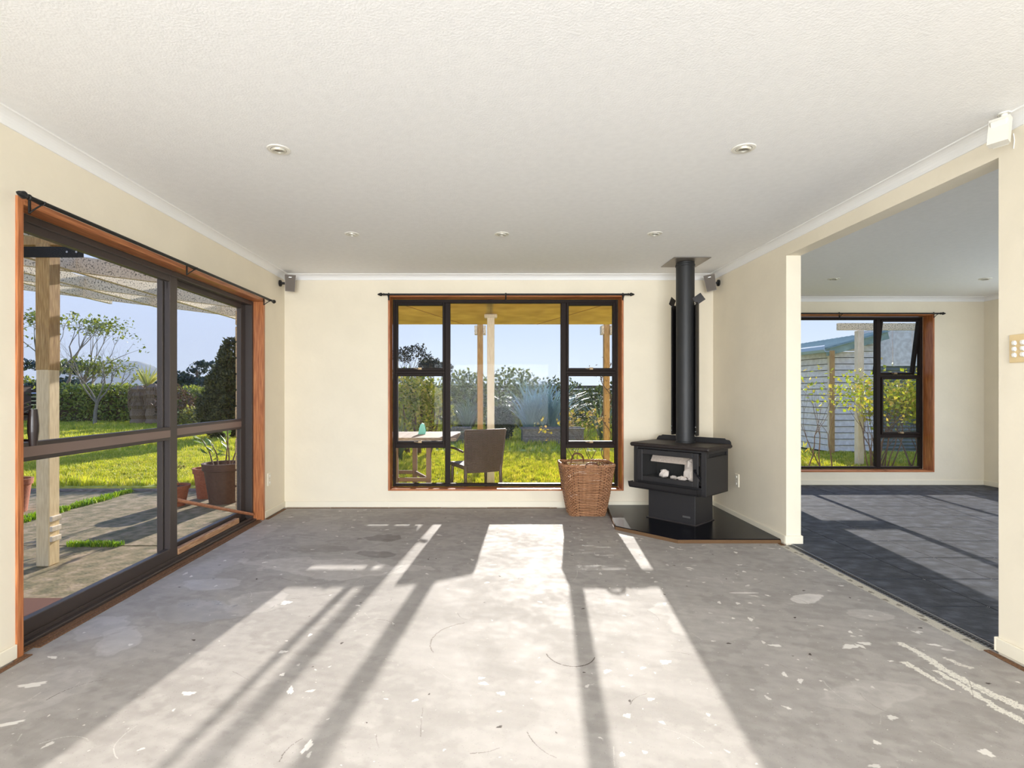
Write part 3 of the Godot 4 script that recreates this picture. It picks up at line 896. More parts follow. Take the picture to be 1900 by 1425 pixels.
func speaker(at: Vector3, turn: float, label: String, sg: float) -> void:
	var t := thing("satellite_speaker", label, "speaker", at, turn)
	var tilt := Basis(Vector3.RIGHT, 0.16) * Basis(Vector3.BACK, 0.16 if sg > 0 else -0.03)
	var s := mb()
	var P := []
	for z in [0.05, -0.045]:
		var k := 1.0 if z > 0 else 0.72
		P.append([tilt * Vector3(-0.052 * k, 0.082 * k, z), tilt * Vector3(0.052 * k, 0.082 * k, z), tilt * Vector3(0.044 * k, -0.082 * k, z), tilt * Vector3(-0.044 * k, -0.082 * k, z)])
	poly(s, P[1], Vector3.ZERO)
	poly(s, P[0], Vector3.ZERO)
	for k in 4:
		var j := (k + 1) % 4
		poly(s, [P[0][k], P[0][j], P[1][j], P[1][k]], Vector3.ZERO)
	obj("cabinet", s, M.speaker_side, t)
	s = mb()
	var f := []
	for v in P[0]: f.append(v * 0.93 + tilt * Vector3(0, 0, 0.0065))
	poly(s, f, Vector3.ZERO)
	for k in 4:
		var j := (k + 1) % 4
		poly(s, [f[k], f[j], f[j] - tilt * Vector3(0, 0, 0.006), f[k] - tilt * Vector3(0, 0, 0.006)], Vector3.ZERO)
	obj("grille", s, M.speaker, t)
	s = mb()
	bx(s, tilt * Vector3(0, 0.056, 0.0535), Vector3(0.026, 0.004, 0.002), 0.0, tilt)
	obj("badge", s, M.badge, t)
	# ball bracket to the side wall
	s = mb()
	var wallx := (XL if sg < 0 else XR) - at.x
	var w := Basis(Vector3.UP, -turn) * Vector3(wallx, 0, 0)
	var dir := w.normalized()
	tube(s, [Vector3(0, 0, -0.01), w - dir * 0.012], 0.012, 10)
	tube(s, [w - dir * 0.014, w - dir * 0.001], 0.032, 18)
	obj("wall_bracket", s, M.black, t)

# ---------------------------------------------------------------- wood stove in the corner
func build_stove() -> void:
	# hearth board: black gloss sheet on raw chipboard
	var hp := [[1.20, -5.366], [1.085, -4.52], [1.475, -4.108], [2.276, -4.108], [2.276, -5.366]]
	var h := thing("hearth_board", "glossy black hearth board with raw chipboard edge under the stove", "hearth")
	var s := mb()
	prism(s, hp, Vector3(0, 0.0, 0), Vector3.RIGHT, Vector3.BACK, Vector3(0, 0.027, 0))
	obj("chipboard_core", s, M.chipboard, h)
	s = mb()
	var q := []
	for p in hp: q.append([p[0] + (0.006 if p[0] < 1.3 else 0.0), p[1] - (0.006 if p[1] > -4.6 else 0.0)])
	prism(s, q, Vector3(0, 0.027, 0), Vector3.RIGHT, Vector3.BACK, Vector3(0, 0.006, 0))
	obj("gloss_sheet", s, M.hearth, h)

	var t := thing("wood_stove", "black steel wood stove with glass door, pedestal and tall flue", "wood stove", Vector3(1.6175, 0.033, -4.677), -0.833)
	# pedestal
	s = mb()
	bx(s, Vector3(0, 0.14, -0.165), Vector3(0.445, 0.28, 0.33), 0.004)
	obj("pedestal", s, M.stove, t)
	s = mb()
	bx(s, Vector3(0, 0.004, -0.16), Vector3(0.475, 0.008, 0.35), 0.002)
	obj("base_plate", s, mat(c8(78, 72, 70), 0.4, 0.5), t)
	s = mb()
	# the maker's small plate, too small to read in the picture
	bx(s, Vector3(0.145, 0.064, 0.0015), Vector3(0.07, 0.016, 0.002), 0.0005)
	obj("name_badge", s, mat(c8(112, 110, 108), 0.4, 0.6), t)
	# body shell: sides, back, floor, front fascia round the door
	var y0 := 0.268; var y1 := 0.648; var hw := 0.343; var zf := 0.052; var zb := -0.368
	var b := Node3D.new(); b.name = "body"; t.add_child(b)
	bar("side_panel", b, M.stove, -hw, -hw + 0.012, y0, y1, zb, zf, 0.003)
	s = mb()
	bb(s, hw - 0.012, hw, y0, y1 - 0.055, zb, zf, 0.003)
	bb(s, hw - 0.012, hw, y1 - 0.055, y1, zf - 0.05, zf, 0.003)
	bb(s, hw - 0.012, hw, y1 - 0.055, y1, zb, zb + 0.02, 0.003)
	bb(s, hw - 0.012, hw, y1 - 0.025, y1, zb, zf, 0.003)
	obj("side_panel", s, M.stove, b)
	bar("slot_baffle", b, M.soot_and_lap_shade, hw - 0.03, hw - 0.022, y1 - 0.08, y1, zb + 0.01, zf - 0.02, 0.0)
	bar("back_panel", b, M.stove, -hw, hw, y0, y1, zb, zb + 0.012, 0.002)
	bar("floor_panel", b, M.stove, -hw, hw, y0, y0 + 0.012, zb, zf, 0.002)
	bar("front_fascia", b, M.stove, -hw, -0.305, y0, y1, zf - 0.02, zf, 0.003)
	bar("front_fascia", b, M.stove, 0.298, hw, y0, y1, zf - 0.02, zf, 0.004)
	bar("front_fascia", b, M.stove, -0.305, 0.298, 0.632, y1, zf - 0.02, zf - 0.003, 0.002)
	bar("front_fascia", b, M.stove, -0.305, 0.298, y0, 0.338, zf - 0.02, zf - 0.003, 0.002)
	# firebox lining
	var fb := Node3D.new(); fb.name = "firebox"; t.add_child(fb)
	bar("rear_brick", fb, M.soot_and_lap_shade, -0.27, 0.27, 0.37, 0.60, -0.24, -0.22, 0.004)
	bar("side_brick", fb, M.soot_and_lap_shade, -0.29, -0.27, 0.37, 0.60, -0.24, 0.02, 0.004)
	bar("side_brick", fb, M.soot_and_lap_shade, 0.27, 0.29, 0.37, 0.60, -0.24, 0.02, 0.004)
	bar("floor_brick", fb, M.soot_and_lap_shade, -0.29, 0.29, 0.35, 0.37, -0.24, 0.02, 0.004)
	bar("ceiling_brick", fb, M.soot_and_lap_shade, -0.29, 0.29, 0.60, 0.62, -0.24, 0.02, 0.004)
	s = mb()
	bx(s, Vector3(0.02, 0.562, -0.09), Vector3(0.50, 0.014, 0.13), 0.003, Basis(Vector3.RIGHT, 0.95))
	obj("baffle_board", s, M.vermiculite, fb)
	# door
	var d := Node3D.new(); d.name = "stove_door"; t.add_child(d)
	s = mb()
	bb(s, -0.298, -0.242, 0.341, 0.629, zf, zf + 0.022, 0.004)
	bb(s, 0.236, 0.285, 0.341, 0.629, zf, zf + 0.022, 0.004)
	bb(s, -0.242, 0.236, 0.583, 0.629, zf, zf + 0.022, 0.004)
	bb(s, -0.242, 0.236, 0.341, 0.387, zf, zf + 0.022, 0.004)
	obj("door_frame", s, M.stove, d)
	bar("door_glass", d, M.glass, -0.244, 0.238, 0.385, 0.585, zf + 0.004, zf + 0.008, 0.0)
	s = mb()
	tube(s, [Vector3(0.262, 0.487, zf + 0.022), Vector3(0.264, 0.487, zf + 0.05), Vector3(0.30, 0.455, zf + 0.072), Vector3(0.335, 0.43, zf + 0.078)], [0.009, 0.009, 0.0085, 0.008], 12)
	obj("door_handle", s, mat(c8(30, 31, 40), 0.12, 0.6), d)
	# ash lip below the door
	s = mb()
	prism(s, [[0.0, 0.0], [0.05, 0.0], [0.064, 0.006], [0.074, 0.02], [0.082, 0.045], [0.086, 0.058], [0.080, 0.060], [0.070, 0.034], [0.058, 0.018], [0.0, 0.014]], Vector3(-0.352, 0.272, zf - 0.002), Vector3.BACK, Vector3.UP, Vector3(0.655, 0, 0))
	for x in [-0.352, 0.299]: prism(s, [[0.0, 0.0], [0.05, 0.0], [0.064, 0.006], [0.074, 0.02], [0.082, 0.045], [0.086, 0.058], [0.0, 0.055]], Vector3(x, 0.272, zf - 0.002), Vector3.BACK, Vector3.UP, Vector3(0.004, 0, 0))
	obj("ash_lip", s, M.stove, t)
	# top plate and rear rail
	s = mb()
	bx(s, Vector3(0, 0.666, -0.16), Vector3(0.745, 0.036, 0.475), 0.012)
	obj("top_plate", s, M.stove_top, t)
	s = mb()
	prism(s, [[-0.362, 0.0], [0.362, 0.0], [0.358, 0.022], [0.345, 0.036], [0.315, 0.04], [0.305, 0.05], [-0.30, 0.05], [-0.31, 0.04], [-0.335, 0.038], [-0.35, 0.022]], Vector3(0, 0.682, -0.392), Vector3.RIGHT, Vector3.UP, Vector3(0, 0, 0.012))
	obj("rear_rail", s, M.stove, t)
	# flue
	var fy := H - 0.033
	s = mb()
	lathe(s, [[0.081, 0.684], [0.081, fy - 0.012]], 40, Vector3(0, 0, -0.258))
	lathe(s, [[0.088, 0.684], [0.088, 0.694], [0.081, 0.697]], 40, Vector3(0, 0, -0.258))
	lathe(s, [[0.0815, fy - 0.05], [0.086, fy - 0.045], [0.086, fy - 0.03], [0.0815, fy - 0.025]], 40, Vector3(0, 0, -0.258))
	obj("flue_pipe", s, M.flue, t)
	s = mb()
	bx(s, Vector3(0, fy - 0.006, -0.258), Vector3(0.33, 0.004, 0.36), 0.001, Basis(Vector3.UP, 0.833))
	obj("ceiling_plate", s, M.ceiling_plate, t)
	# folded shield standing behind the flue
	var fs := Node3D.new(); fs.name = "flue_shield"; t.add_child(fs)
	s = mb()
	var prof := []
	for k in 13:
		var a := lerpf(PI + 0.05, TAU - 0.05, k / 12.0)
		prof.append(Vector2(0.118 * cos(a), 0.125 * sin(a)))
	for k in 12:
		var pa: Vector2 = prof[k]; var pb: Vector2 = prof[k + 1]
		for e in [1.0, 0.985]:
			poly(s, [Vector3(pa.x * e, 0.75, -0.258 + pa.y * e), Vector3(pb.x * e, 0.75, -0.258 + pb.y * e), Vector3(pb.x * e, 1.955, -0.258 + pb.y * e), Vector3(pa.x * e, 1.955, -0.258 + pa.y * e)], Vector3(0, 1.3, -0.258))
	bb(s, -0.122, -0.110, 0.75, 1.955, -0.264, -0.225, 0.001)
	bb(s, 0.110, 0.122, 0.75, 1.955, -0.264, -0.225, 0.001)
	obj("curved_sheet", s, M.flue_shield, fs)
	for sg in [-1.0, 1.0]:
		s = mb()
		bx(s, Vector3(sg * 0.128, 1.985, -0.26), Vector3(0.085, 0.075, 0.003), 0.001, Basis(Vector3.UP, sg * 0.5) * Basis(Vector3.BACK, sg * 0.6))
		obj("top_tab", s, M.flue_shield, fs)
		for y in [0.79, 0.83, 1.94]:
			s = mb()
			tube(s, [Vector3(sg * 0.117, y, -0.224), Vector3(sg * 0.117, y, -0.218)], 0.005, 8)
			obj("screw", s, M.steel, fs)
	# crumpled newspaper laid in the firebox
	var r := RandomNumberGenerator.new(); r.seed = 12
	var tr := t.transform
	var lumps := [[0.165, 0.455, -0.05, 0.075, 1.35, "tall crumpled newspaper sheet standing in the stove firebox"], [0.215, 0.395, -0.01, 0.05, 0.7, "crumpled newspaper twist against the stove side brick"], [0.09, 0.385, -0.02, 0.045, 0.5, "low crumpled newspaper lying behind the stove glass"], [0.0, 0.382, -0.05, 0.04, 0.45, "flat torn newspaper in the middle of the firebox"], [-0.10, 0.405, -0.06, 0.045, 0.9, "small grey crumpled newspaper on the stove floor brick"]]
	for L in lumps:
		s = mb()
		var rings := []
		var o := Vector3(L[0], L[1], L[2])
		for i in 7:
			var ring := []
			for k in 9:
				var v := Vector3(sin(PI * i / 6.0) * cos(TAU * k / 9), cos(PI * i / 6.0), sin(PI * i / 6.0) * sin(TAU * k / 9))
				var p: Vector3 = o + v * Vector3(1.0, L[4], 0.7) * L[3] * r.randf_range(0.62, 1.25)
				p.y = maxf(p.y, 0.3715); p.z = minf(p.z, 0.04); p.x = minf(p.x, 0.266)
				ring.append(tr * p)
			rings.append(ring)
		var mid: Vector3 = tr * o
		for i in 6:
			for k in 9:
				var j := (k + 1) % 9
				poly(s, [rings[i][k], rings[i][j], rings[i + 1][j]], mid)
				poly(s, [rings[i][k], rings[i + 1][j], rings[i + 1][k]], mid)
		tag(obj("newspaper_ball", s, M.paper), L[5], "newspaper", "newspaper laid in the stove")

# ---------------------------------------------------------------- wicker basket
func build_basket() -> void:
	var zc := -5.125
	var t := thing("wicker_basket", "tall tapered brown wicker log basket beside the hearth", "basket", Vector3(0.945, 0.0, zc))
	var rows := 36
	var hgt := 0.485
	var n := 120
	var s := mb()
	var stake := mb()
	var ring := func(k: float, u: float) -> Vector3:
		# rounded rectangle at height share k, u round it
		var hx := lerpf(0.165, 0.247, pow(k, 0.85)); var hz := lerpf(0.122, 0.208, pow(k, 0.85))
		var a := u * TAU
		var c := cos(a); var q := sin(a)
		var e := 0.30
		return Vector3(hx * signf(c) * pow(absf(c), e), k * hgt, hz * signf(q) * pow(absf(q), e))
	for i in rows:
		var k := (i + 0.5) / rows
		var pts := []
		for j in n + 1:
			var u := float(j) / n
			var p: Vector3 = ring.call(k, u)
			var out := Vector3(p.x, 0, p.z).normalized()
			pts.append(p + out * 0.0062 * sin(u * 22.0 * TAU + (PI if i % 2 else 0.0)) + Vector3(0, 0.0016 * sin(u * 30.0 + i), 0))
		tube(s, pts, 0.0060, 6, false)
	obj("woven_wall", s, M.wicker, t).set_meta("kind", "stuff")
	for j in 44:
		var u := (j + 0.5) / 44.0
		var pts := []
		for i in 6: pts.append(ring.call(i / 5.0, u))
		tube(stake, pts, 0.0042, 5, false)
	obj("stakes", stake, M.wicker_dark, t).set_meta("kind", "stuff")
	s = mb()
	for b in 2:
		var pts := []
		for j in n * 2 + 1:
			var u := float(j) / (n * 2)
			var p: Vector3 = ring.call(1.0, u)
			var out := Vector3(p.x, 0, p.z).normalized()
			pts.append(p + out * 0.007 * sin(u * 40 * TAU + b * PI) + Vector3(0, 0.004 + 0.007 * cos(u * 40 * TAU + b * PI), 0))
		tube(s, pts, 0.008, 6, false)
	obj("rim", s, M.wicker, t)
	s = mb()
	bx(s, Vector3(0, 0.008, 0), Vector3(0.30, 0.012, 0.22), 0.003)
	obj("bottom", s, M.wicker_dark, t)
	for q in [[-0.045, -0.208, 0.085], [0.02, 0.208, 0.045]]:
		s = mb()
		for b in 2:
			var pts := []
			for i in 25:
				var a := PI * i / 24.0
				pts.append(Vector3(q[0] - 0.058 * cos(a), hgt - 0.01 + q[2] * pow(sin(a), 0.6), q[1] + b * 0.006) + Vector3(0.004 * sin(i * 1.3 + b * PI), 0.004 * cos(i * 1.3 + b * PI), 0))
			tube(s, pts, 0.0055, 6)
		obj("handle", s, M.wicker_dark, t)

# ---------------------------------------------------------------- plants
func leaf_mesh(w: float, l: float, fold := 0.25) -> ArrayMesh:
	var s := mb()
	var p := [Vector3(0, 0, 0), Vector3(-w / 2, l * 0.45, w * fold), Vector3(w / 2, l * 0.45, w * fold), Vector3(0, l * 0.5, 0), Vector3(0, l, w * 0.2)]
	for q in [[0, 1, 3], [0, 3, 2], [1, 4, 3], [3, 4, 2]]:
		var nn: Vector3 = (p[q[1]] - p[q[0]]).cross(p[q[2]] - p[q[0]]).normalized()
		tri(s, p[q[0]], p[q[1]], p[q[2]], -nn, -nn, -nn)
	return s.commit()

func scatter(parent: Node, called: String, mesh: Mesh, m: Material, xf: Array, colors: Array) -> MultiMeshInstance3D:
	var mm := MultiMesh.new()
	mm.transform_format = MultiMesh.TRANSFORM_3D
	mm.use_colors = true
	mm.mesh = mesh
	mm.instance_count = xf.size()
	for i in xf.size():
		mm.set_instance_transform(i, xf[i]); mm.set_instance_color(i, colors[i])
	var o := MultiMeshInstance3D.new()
	o.multimesh = mm; o.material_override = m; o.name = called
	parent.add_child(o, true)
	o.set_meta("kind", "stuff")
	return o

func shade(pal: Array, r: RandomNumberGenerator) -> Color:
	var c: Color = pal[r.randi() % pal.size()]
	return c.lerp(pal[r.randi() % pal.size()], r.randf()).srgb_to_linear() * r.randf_range(0.85, 1.15)

func any_turn(r: RandomNumberGenerator, size: float) -> Basis:
	return Basis.from_euler(Vector3(r.randf_range(-1.9, 1.9), r.randf() * TAU, r.randf_range(-0.8, 0.8))).scaled(Vector3.ONE * size)

# leaves in a lumpy body: list of [centre, radii, count]
func foliage(parent: Node, blobs: Array, mesh: Mesh, m: Material, pal: Array, sz0: float, sz1: float, sd: int, shell := 0.55) -> void:
	var r := RandomNumberGenerator.new(); r.seed = sd
	var xf := []
	var cl := []
	for b in blobs:
		for k in b[2]:
			var d := Vector3(r.randfn(), r.randfn(), r.randfn()).normalized()
			var q: float = lerpf(shell, 1.0, pow(r.randf(), 0.5)) * (1.0 + 0.10 * sin(d.x * 9.0 + sd) * cos(d.y * 8.0 + d.z * 7.0))
			var p: Vector3 = b[0] + d * b[1] * q
			if p.y < 0.01: p.y = r.randf_range(0.01, 0.12)
			xf.append(Transform3D(any_turn(r, r.randf_range(sz0, sz1)), p))
			cl.append(shade(pal, r))
	scatter(parent, "foliage", mesh, m, xf, cl)

func grow(s: SurfaceTool, r: RandomNumberGenerator, p: Vector3, dir: Vector3, length: float, rad: float, depth: int, spread: float, lift: float, tips: Array, ymax := 99.0) -> void:
	var pts := [p]
	var rs := [rad]
	var d := dir.normalized()
	for i in 4:
		d = (d + Vector3(r.randf_range(-1, 1), r.randf_range(-0.6, 0.8) * lift, r.randf_range(-1, 1)) * spread * 0.35).normalized()
		if p.y + d.y * length / 4 > ymax: d = Vector3(d.x, -0.05, d.z).normalized()
		p += d * length / 4.0
		pts.append(p); rs.append(rad * (1.0 - 0.11 * (i + 1)))
	tube(s, pts, rs, 6 if depth > 1 else 4, false)
	if depth <= 0:
		tips.append([p, d]); return
	for k in r.randi_range(2, 3):
		var nd := (d + Vector3(r.randf_range(-1, 1), r.randf_range(-0.3, 1.0) * lift, r.randf_range(-1, 1)) * spread).normalized()
		grow(s, r, p, nd, length * r.randf_range(0.6, 0.85), rs[4] * 0.75, depth - 1, spread, lift, tips, ymax)

func tip_leaves(parent: Node, tips: Array, per: int, rad: Vector3, mesh: Mesh, m: Material, pal: Array, sz0: float, sz1: float, sd: int) -> void:
	var r := RandomNumberGenerator.new(); r.seed = sd
	var xf := []
	var cl := []
	for t in tips:
		for k in per:
			var p: Vector3 = t[0] + Vector3(r.randfn(), r.randfn(), r.randfn()) * rad * 0.5
			xf.append(Transform3D(any_turn(r, r.randf_range(sz0, sz1)), p)); cl.append(shade(pal, r))
	scatter(parent, "foliage", mesh, m, xf, cl)

# a bush standing at a point: trunk plus leaf body
func bush(called: String, label: String, at: Vector3, blobs: Array, leaf: Mesh, m: Material, pal: Array, sz0: float, sz1: float, sd: int, shell := 0.55, group := "") -> Node3D:
	var t := thing(called, label, "bush", at, 0.0, group)
	var s := mb()
	var r := RandomNumberGenerator.new(); r.seed = sd
	for b in blobs:
		for k in 3:
			var top: Vector3 = b[0] + Vector3(r.randf_range(-0.4, 0.4), 0.2, r.randf_range(-0.4, 0.4)) * b[1]
			tube(s, [Vector3(b[0].x * 0.6, 0, b[0].z * 0.6), top * Vector3(0.8, 0.5, 0.8), top], [0.04, 0.03, 0.01], 5, false)
	obj("stems", s, M.twig, t).set_meta("kind", "stuff")
	foliage(t, blobs, leaf, m, pal, sz0, sz1, sd, shell)
	return t

# long strap leaves fanning out of one point
func straps(s: SurfaceTool, r: RandomNumberGenerator, o: Vector3, n: int, length: float, w: float, lean: float, droop: float, facing := -1.0) -> void:
	for k in n:
		var a := r.randf() * TAU
		var tilt := r.randf_range(0.05, lean)
		var l := length * r.randf_range(0.65, 1.1)
		var side := Vector3(-sin(a), 0, cos(a))
		var p := o + Vector3(r.randf_range(-0.1, 0.1) * (5.0 if n > 200 else 1.0), 0, r.randf_range(-0.1, 0.1)) * length * 0.5
		var prev := []
		for i in 7:
			var u := i / 6.0
			var th := tilt + droop * u * u
			var ww := w * (1.0 - pow(u, 2.2)) * 0.5 + 0.001
			var here := [p - side * ww, p + side * ww]
			if i > 0:
				var nn: Vector3 = (here[0] - prev[0]).cross(side).normalized()
				tri(s, prev[0], prev[1], here[1], nn, nn, nn)
				tri(s, prev[0], here[1], here[0], nn, nn, nn)
			prev = here
			p += Vector3(cos(a) * sin(th), cos(th), sin(a) * sin(th)) * l / 6.0

func flat_leaf(c: Color, through: Color, rough := 0.45) -> StandardMaterial3D:
	var m := mat(c, rough)
	m.backlight_enabled = true; m.backlight = through
	return m

func post(called: String, label: String, at: Vector3, w: float, h: float, m: Material, group := "") -> Node3D:
	var t := thing(called, label, "post", at, 0.0, group)
	var s := mb()
	bx(s, Vector3(0, h / 2, 0), Vector3(w, h, w), 0.006)
	obj("shaft", s, m, t)
	return t

func pot(label: String, at: Vector3, r0: float, r1: float, h: float, m: Material) -> Node3D:
	var t := thing("plant_pot", label, "pot", at)
	var s := mb()
	lathe(s, [[0.002, 0.0], [r0, 0.0], [lerpf(r0, r1, 0.85) * 0.96, h * 0.82], [r1 * 1.0, h * 0.83], [r1 * 1.03, h], [r1 * 0.9, h], [r1 * 0.86, h * 0.86], [0.002, h * 0.85]], 28)
	obj("clay_body", s, m, t)
	s = mb()
	lathe(s, [[0.002, h * 0.9], [r1 * 0.88, h * 0.88]], 20)
	obj("soil", s, M.soil, t)
	return t

func build_garden() -> void:
	var r := RandomNumberGenerator.new(); r.seed = 21
	var s := mb()
	# ground
	bb(s, -900, 900, -0.5, -0.16, -1400, 120)
	setting(obj("ground", s, M.field), "green ground stretching away beyond the garden", "ground")
	s = mb()
	bb(s, -34, -2.26, -0.16, GY, -24, -6.96)
	bb(s, -2.26, 2.2, -0.16, GY, -24, -5.64)
	bb(s, 2.2, 24, -0.16, GY, -24, -6.96)
	var lawn := obj("lawn", s, M.lawn)
	setting(lawn, "sunlit green lawn stretching back to the hedge", "lawn")
	s = mb()
	bb(s, -9.5, -4.66, -0.16, PY, -6.9, 3.5, 0.004)
	bb(s, -4.64, -2.262, -0.16, PY, -4.45, 3.5, 0.004)
	bb(s, -4.64, -2.262, -0.16, PY + 0.002, -6.9, -4.465, 0.004)
	setting(obj("path", s, M.patio), "weathered mossy concrete patio outside the sliding door", "patio")
	s = mb()
	bb(s, -9.5, -2.262, -0.16, -0.088, -6.955, -6.905, 0.004)
	tag(obj("lawn_edging", s, M.planter_wood), "low timber edging board between patio and lawn", "edging")
	# grass
	s = mb()
	for k in 7:
		var a := r.randf() * TAU
		var o := Vector3(r.randf_range(-0.03, 0.03), 0, r.randf_range(-0.03, 0.03))
		var tip := o + Vector3(cos(a) * r.randf_range(0.01, 0.05), r.randf_range(0.5, 1.0) * 0.075, sin(a) * r.randf_range(0.01, 0.05))
		var sd := Vector3(-sin(a), 0, cos(a)) * 0.0045
		var nn := (tip - o).cross(sd).normalized()
		var mid := o.lerp(tip, 0.55) + Vector3(0, 0.008, 0)
		tri(s, o - sd, o + sd, mid + sd * 0.8, nn, nn, nn)
		tri(s, o - sd, mid + sd * 0.8, mid - sd * 0.8, nn, nn, nn)
		tri(s, mid - sd * 0.8, mid + sd * 0.8, tip, nn, nn, nn)
	var tuft := s.commit()
	var pal := [c8(186, 190, 66), c8(214, 208, 92), c8(230, 214, 120), c8(160, 172, 58), c8(204, 204, 74)]
	var xf := []
	var cl := []
	var patch := FastNoiseLite.new(); patch.seed = 8; patch.frequency = 0.5
	for z in [[-7.0, -11.0, 26000], [-11.0, -23.5, 26000]]:
		for k in z[2]:
			var d := -lerpf(-z[0], -z[1], pow(r.randf(), 0.8))
			# only where the two garden-side openings look out
			var x := 0.0
			if r.randf() < 0.62: x = d * r.randf_range(0.42, 0.95)
			else: x = -d * r.randf_range(-0.24, 0.30)
			if x < -2.26 and d > -7.0: continue
			var h := r.randf_range(0.5, 1.1) * (1.0 + 0.5 * patch.get_noise_2d(x, d)) * (1.0 if d > -11 else 1.25)
			if x < -2.2 and d > -7.25: h *= 1.7
			xf.append(Transform3D(Basis(Vector3.UP, r.randf() * TAU).scaled(Vector3(1.1, h, 1.1) * (1.0 if d > -11 else 1.5)), Vector3(x, GY - 0.004, d)))
			var c := shade(pal, r)
			cl.append(c * (1.0 + 0.25 * patch.get_noise_2d(x * 2.0, d * 2.0)))
	for k in 2500:
		xf.append(Transform3D(Basis(Vector3.UP, r.randf() * TAU).scaled(Vector3(1.0, r.randf_range(0.5, 1.0), 1.0)), Vector3(r.randf_range(-1.3, 1.8), GY - 0.004, r.randf_range(-7.0, -6.0))))
		cl.append(shade(pal, r))
	for k in 4500:
		var d := r.randf_range(-11.0, -7.0)
		xf.append(Transform3D(Basis(Vector3.UP, r.randf() * TAU).scaled(Vector3(1.2, r.randf_range(0.5, 1.1), 1.2)), Vector3(-d * r.randf_range(0.52, 0.86), GY - 0.004, d)))
		cl.append(shade(pal, r))
	tag(scatter(self, "grass", tuft, M.grass, xf, cl), "short sunlit grass blades covering the lawn", "grass", "", "stuff")
	# grass growing in the slab joints
	xf = []; cl = []
	for k in 520:
		var u := r.randf()
		var w := 0.02 + 0.05 * absf(sin(u * 7.0))
		if k < 380: xf.append(Transform3D(Basis(Vector3.UP, r.randf() * TAU).scaled(Vector3.ONE * r.randf_range(0.5, 1.0)), Vector3(-4.65 + r.randf_range(-w, w), PY, lerpf(-5.1, -6.86, u))))
		else: xf.append(Transform3D(Basis(Vector3.UP, r.randf() * TAU).scaled(Vector3.ONE * r.randf_range(0.4, 0.8)), Vector3(lerpf(-3.55, -3.1, u), PY, -4.457 + r.randf_range(-0.03, 0.03))))
		cl.append(shade([c8(140, 176, 34), c8(176, 196, 50), c8(110, 150, 30)], r))
	tag(scatter(self, "weeds", tuft, M.grass, xf, cl), "bright green weeds growing along the patio slab joints", "weeds", "", "stuff")
	# coir mat
	s = mb()
	bx(s, Vector3(-2.62, PY + 0.012, -2.72), Vector3(0.52, 0.024, 1.1), 0.006)
	tag(obj("door_mat", s, M.coir), "worn red-brown coir mat outside the sliding door", "door mat")
	build_pergola()
	build_veranda()
	build_pots()
	build_left_garden()
	build_back_garden()
	build_shed()

func build_pergola() -> void:
	var t := post("pergola_post", "cream painted pergola post standing on the patio", Vector3(-3.31, PY, -3.97), 0.1, 2.4, M.cream_post)
	var s := mb()
	bx(s, Vector3(0.0, 1.93, 0), Vector3(0.104, 0.94, 0.104), 0.004)
	obj("bare_top", s, M.raw_timber, t)
	s = mb()
	for k in 3: bx(s, Vector3(0.058, 0.20 + k * 0.075, 0.0), Vector3(0.022, 0.04, 0.09), 0.004)
	obj("foot_blocks", s, M.pale_post, t)
	var sl := 0.125
	var lay := Basis(Vector3.BACK, -atan(sl))
	var under := func(x: float) -> float: return 2.225 + sl * (-x - 3.63)
	# rafters out from the house
	var zs := [-4.6, -5.9, -7.07, -3.2]
	var says := ["lichened white pergola rafter above the terracotta pots", "lichened white pergola rafter, second out from the patio post", "lichened white pergola rafter nearest the lawn", "lichened white pergola rafter above the cream patio post"]
	for k in 4:
		s = mb()
		var xm := -4.6
		bx(s, Vector3(xm, under.call(xm) + 0.07, zs[k]), Vector3(4.7, 0.14, 0.045), 0.004, lay)
		tag(obj("pergola_rafter", s, M.lichen_board), says[k], "rafter", "pergola rafters")
	var xs := [-3.59, -4.51, -5.43]
	var says2 := ["lichened pergola purlin running over the patio post", "lichened pergola purlin between the patio post and lawn", "lichened pergola purlin farthest from the house wall"]
	for k in 3:
		s = mb()
		bb(s, xs[k] - 0.022, xs[k] + 0.022, under.call(xs[k]) + 0.0, under.call(xs[k]) + 0.135, -7.6, -2.2, 0.004)
		tag(obj("pergola_purlin", s, M.lichen_board), says2[k], "purlin", "pergola purlins")
	s = mb()
	bb(s, -5.2, -2.34, 2.27, 2.36, -4.015, -3.925, 0.004)
	tag(obj("pergola_beam", s, M.raw_timber), "brown pergola beam resting on the cream patio post", "beam")
	s = mb()
	bb(s, -3.62, -3.0, 2.175, 2.255, -3.92, -3.914, 0.001)
	var b := thing("steel_strap", "dark steel strap bolted across the pergola post top", "bracket", Vector3.ZERO)
	obj("plate", s, M.iron, b)
	for x in [-3.58, -3.12, -3.05]:
		s = mb()
		tube(s, [Vector3(x, 2.215, -3.914), Vector3(x, 2.215, -3.909)], 0.008, 8)
		obj("bolt", s, M.steel, b)

